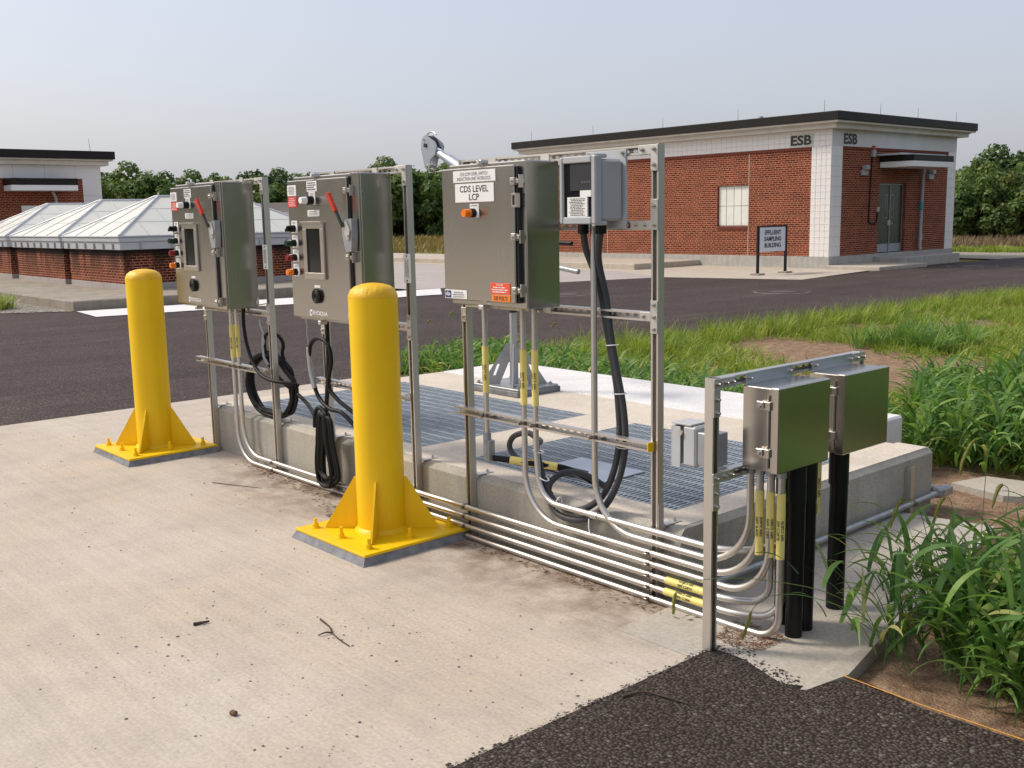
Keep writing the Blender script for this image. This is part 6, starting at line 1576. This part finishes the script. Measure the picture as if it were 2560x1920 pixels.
TK = [trunk_mesh(h_, i) for i, h_ in enumerate((7.4, 6.6, 6.9, 5.2, 7.2))]
def at_px(x, D):
    p = (fw + rt2 * ((x - 1280) / 2600.62)) * D
    return (p.x, p.y, -0.04)
def tree(name, label, group, loc, v, s, rz):
    t = thing(name, loc, label, 'tree', group); t.scale = (s, s, s); t.rotation_euler = (0, 0, rz)
    for nm, me in (('crown', CR[v]), ('trunk', TK[v])):
        o = bpy.data.objects.new(nm, me); col.objects.link(o); o.parent = t
    return t
ORD = ['first', 'second', 'third', 'fourth', 'fifth', 'sixth', 'seventh', 'eighth', 'ninth', 'tenth', 'eleventh', 'twelfth', 'thirteenth', 'fourteenth', 'fifteenth', 'sixteenth', 'seventeenth', 'eighteenth', 'nineteenth', 'twentieth', 'twenty-first', 'twenty-second']
tl = [(205, 112, 0, 0.92), (262, 108, 1, 0.98), (318, 112, 2, 1.04), (372, 108, 3, 1.28), (420, 113, 2, 1.05), (476, 110, 1, 0.96), (530, 112, 0, 0.86), (585, 108, 4, 1.02), (640, 112, 0, 1.06), (700, 110, 2, 1.05), (760, 113, 1, 1.10), (820, 110, 0, 0.98), (880, 112, 4, 1.02), (935, 109, 2, 1.06), (985, 112, 0, 0.98), (1035, 110, 1, 1.12), (1085, 112, 4, 1.0), (1145, 108, 4, 1.16), (1205, 112, 0, 0.95), (1265, 110, 2, 1.0)]
for i, (x, D, v, s) in enumerate(tl):
    s *= 0.86; tree('broadleaf_tree', '%s tall tree from the left in the far tree line' % ORD[i], 'far tree line', at_px(x, D), v, s, i * 1.3)
for i in range(22):
    tree('understory_tree', '%s low tree from the left before the far tree line' % ORD[i], 'far tree line understorey', at_px(190 + i * 52, 103 + (i % 3) * 2), 3 if i % 3 else 1, 0.72 + 0.12 * (i % 4), i * 2.1)
rtl = [(2385, 68, 1, 0.62), (2435, 64, 4, 0.62), (2490, 66, 2, 0.70), (2545, 64, 1, 0.63), (2600, 66, 4, 0.70), (2670, 66, 2, 0.7)]
for i, (x, D, v, s) in enumerate(rtl):
    tree('broadleaf_tree', '%s tall tree from the left behind the right end of the ESB building' % ORD[i], 'trees at the right', at_px(x, D), v, s, i * 0.9)
for i, (x, D, v, s) in enumerate([(2370, 56, 1, 0.46), (2408, 57, 3, 0.54), (2450, 55, 1, 0.50), (2490, 57, 3, 0.60), (2532, 55, 3, 0.64), (2575, 57, 1, 0.6)]):
    tree('shrub_tree', '%s olive shrub from the left below the tall trees at the right' % ORD[i], 'shrubs at the right', at_px(x, D), v, s, i * 1.7)
# unseen woods added outside the view, for their reflection in the polished steel
def wood(name, label, spots):
    VV, FF, RR = [], [], []; o_ = 0
    for i, (x, y, s) in enumerate(spots):
        P, a, b, ss, rnd = crown_data(40 + i % 4, 45, 1500, 1.0)
        P = P * np.array([4.2, 4.2, 8.5]) * s + np.array([x, y, 0]); ss = ss * 1.1
        v = np.stack([P - a * ss * 0.5, P + b * ss * 0.35, P + a * ss * 0.5, P - b * ss * 0.35], 1).reshape(-1, 3)
        VV.append(v); FF.append(np.arange(len(v)).reshape(-1, 4) + o_); RR.append(np.repeat(rnd, 4)); o_ += len(v)
    link(name, mesh_np(name, np.concatenate(VV), np.concatenate(FF), 4, np.concatenate(RR), M['leaf_a'], False), None, None, label, 'wood', None, 'stuff')
wood('unseen_left_wood', 'unseen wood added beyond the left edge of the view', [(-62 + 4.5 * k, -16 - 6.5 * k, 1 + 0.15 * (k % 3)) for k in range(9)])
wood('unseen_right_wood', 'unseen wood added beyond the right edge of the view', [(18 + 3.0 * k, 62 - 7.0 * k, 1 + 0.15 * (k % 3)) for k in range(10)])

# ==================================================================== LITTER AND SMALL THINGS
def stones(name, label, pts, rmin, rmax, m, z0):
    b = MB()
    for (x, y) in pts:
        r = rmin * (rmax / rmin) ** (random.random() ** 2.2)
        a = random.uniform(0, 6.28); ca, sa = math.cos(a), math.sin(a)
        f = [random.uniform(0.6, 1.3) for _ in range(6)]
        vs = [(f[0], 0, 0.25), (0, f[1], 0.3), (-f[2], 0, 0.25), (0, -f[3], 0.3), (0.1, 0.1, 0.75 * f[4]), (0, 0, -0.1)]
        b.add([(x + r * (u * ca - v_ * sa), y + r * (u * sa + v_ * ca), z0 + r * w * 0.8) for (u, v_, w) in vs], [(0, 1, 4), (1, 2, 4), (2, 3, 4), (3, 0, 4), (1, 0, 5), (2, 1, 5), (3, 2, 5), (0, 3, 5)])
    return b.build(name, m, None, label, 'grit', None, 'stuff')
pp = np.concatenate([scatter(900, [(-9.9, 0.4), (-2.6, 0.4), (-2.6, 3.4), (-9.9, 3.6)]), scatter(260, [(-4.6, 1.2), (-2.6, 1.6), (-2.6, 3.0), (-4.2, 2.6)])])
stones('loose_grit', 'dark grit and small pebbles scattered on the concrete apron', pp, 0.0022, 0.009, M['stone'], 0.0)
pp = np.concatenate([scatter(420, [(-2.56, 3.26), (-2.2, 3.2), (-2.1, 3.22), (-2.1, 3.34), (-2.3, 3.37), (-2.5, 3.44), (-2.58, 3.38)]), np.stack([rng.normal(-2.552, 0.012, 700), rng.uniform(0.5, 3.36, 700)], 1)])
stones('asphalt_crumbs', 'black asphalt crumbs along the edge of the coarse asphalt', pp, 0.003, 0.010, plain('asphalt_crumb', (0.035, 0.03, 0.028), 0.8, 0, 0.4, 30), 0.006)
pp = scatter(2600, [(-2.5, 0.9), (1.0, 0.9), (1.0, 3.4), (-1.4, 3.4), (-2.2, 3.2), (-2.5, 3.25)])
stones('asphalt_stones', 'pale and dark stones bedded in the foreground asphalt', pp, 0.003, 0.0075, plain('asphalt_stone', (0.06, 0.05, 0.044), 0.85, 0, 0.5, 45), 0.005)
def needles(name, label, n, poly, l0, l1, m, z0, az=None):
    b = MB(); q = scatter(n, poly)
    for (x, y) in q:
        l_ = random.uniform(l0, l1); a = random.uniform(0, 3.14) if az is None else random.gauss(az, 0.5); w = random.uniform(0.0006, 0.0015)
        d = V(math.cos(a), math.sin(a), random.uniform(-.15, .15)) * l_ / 2; s_ = V(-d.y, d.x, 0).normalized() * w; c = V(x, y, z0 + random.uniform(0.001, 0.012))
        b.add([c - d - s_, c - d + s_, c + d + s_, c + d - s_, c + V(0, 0, w * 2)], [(0, 1, 4), (1, 2, 4), (2, 3, 4), (3, 0, 4)])
    return b.build(name, m, None, label, 'litter', None, 'stuff')
M['needle'] = plain('brown_litter', (0.13, 0.062, 0.03), 0.85, 0, 0.5, 30)
needles('brown_litter', 'reddish brown plant litter gathered along the foot of the curb', 1500, [(-7.3, 3.62), (-7.0, 3.48), (-5.9, 3.40), (-5.4, 3.22), (-4.3, 3.45), (-2.75, 3.46), (-2.75, 3.62)], 0.01, 0.05, M['needle'], 0.0)
needles('pad_litter', 'rust coloured plant litter on the pad under the near junction box', 420, [(-2.62, 3.40), (-2.40, 3.42), (-2.36, 3.62), (-2.66, 3.66)], 0.01, 0.05, plain('rust_litter', (0.20, 0.085, 0.045), 0.85, 0, 0.4, 30), 0.006)
needles('straw_litter', 'straw coloured litter on the bare soil at the right', 1500, [(-3.0, 6.1), (-1.6, 6.0), (0, 7.2), (-3.2, 7.6)], 0.03, 0.12, plain('straw_litter', (0.30, 0.20, 0.11), 0.85, 0, 0.4, 30), -0.04)
needles('dry_thatch', 'pale dry thatch on the bare soil within the lawn', 2200, [(-9.4, 10.8), (-4.4, 9.4), (-4.2, 12.5), (-9.2, 14)], 0.05, 0.16, plain('dry_thatch', (0.36, 0.27, 0.16), 0.85, 0, 0.4, 30), -0.04)
def twig(label, paths, r):
    t = thing('twig', paths[0][0], label, 'twig')
    for p in paths: MB().tube(spline(p, 5), r, 6, rfun=lambda u: r * (1 - 0.45 * u)).build('branch', M['wood'], t)
twig('forked dark twig lying on the concrete apron', [[(-3.984, 2.312, 0.006), (-3.87, 2.29, 0.010), (-3.807, 2.266, 0.006), (-3.72, 2.25, 0.005), (-3.634, 2.244, 0.005)], [(-3.807, 2.266, 0.006), (-3.82, 2.24, 0.012), (-3.824, 2.205, 0.007)]], 0.0045)
twig('short reddish stick lying on the concrete apron', [[(-4.332, 1.862, 0.008), (-4.322, 1.90, 0.008), (-4.315, 1.93, 0.008)]], 0.008)
twig('dark stick lying on the coarse asphalt', [[(-2.50, 2.72, 0.012), (-2.47, 2.80, 0.016), (-2.40, 2.83, 0.014), (-2.305, 2.851, 0.012)]], 0.005)
twig('thin stick beside the curb near the far bollard', [[(-6.72, 3.10, 0.004), (-6.55, 3.17, 0.005), (-6.33, 3.27, 0.004)]], 0.0028)
rk = MB().obox((-3.406, 1.593, 0.009), ((1, 0.4, 0), (-0.4, 1, 0), (0, 0, 1)), (0.016, 0.011, 0.009), 0.006).build('pebble', plain('brown_pebble', (0.13, 0.075, 0.035), 0.8), None, 'brown pebble on the apron near the bottom of the picture', 'pebble')
t = thing('marking_string', (-2.02, 3.50, 0.012), 'orange string stretched along the soil edge of the foreground asphalt', 'string')
MB().tube([(-2.03, 3.475, 0.012), (-1.70, 3.455, 0.014), (-1.36, 3.465, 0.012), (-0.6, 3.50, 0.012), (0.4, 3.56, 0.012)], 0.0022, 6).build('string', M['string'], t)
t = thing('stepping_slab', (-2.9, 6.75, -0.02), 'flat pale concrete slab lying on bare soil at the right edge', 'slab')
MB().prism([(-3.125, 6.625, 0.0), (-2.745, 6.535, 0.0), (-2.30, 6.80, 0.0), (-2.65, 7.02, 0.0), (-3.04, 6.95, 0.0)], (0, 0, -0.07)).build('slab', M['pad'], t)
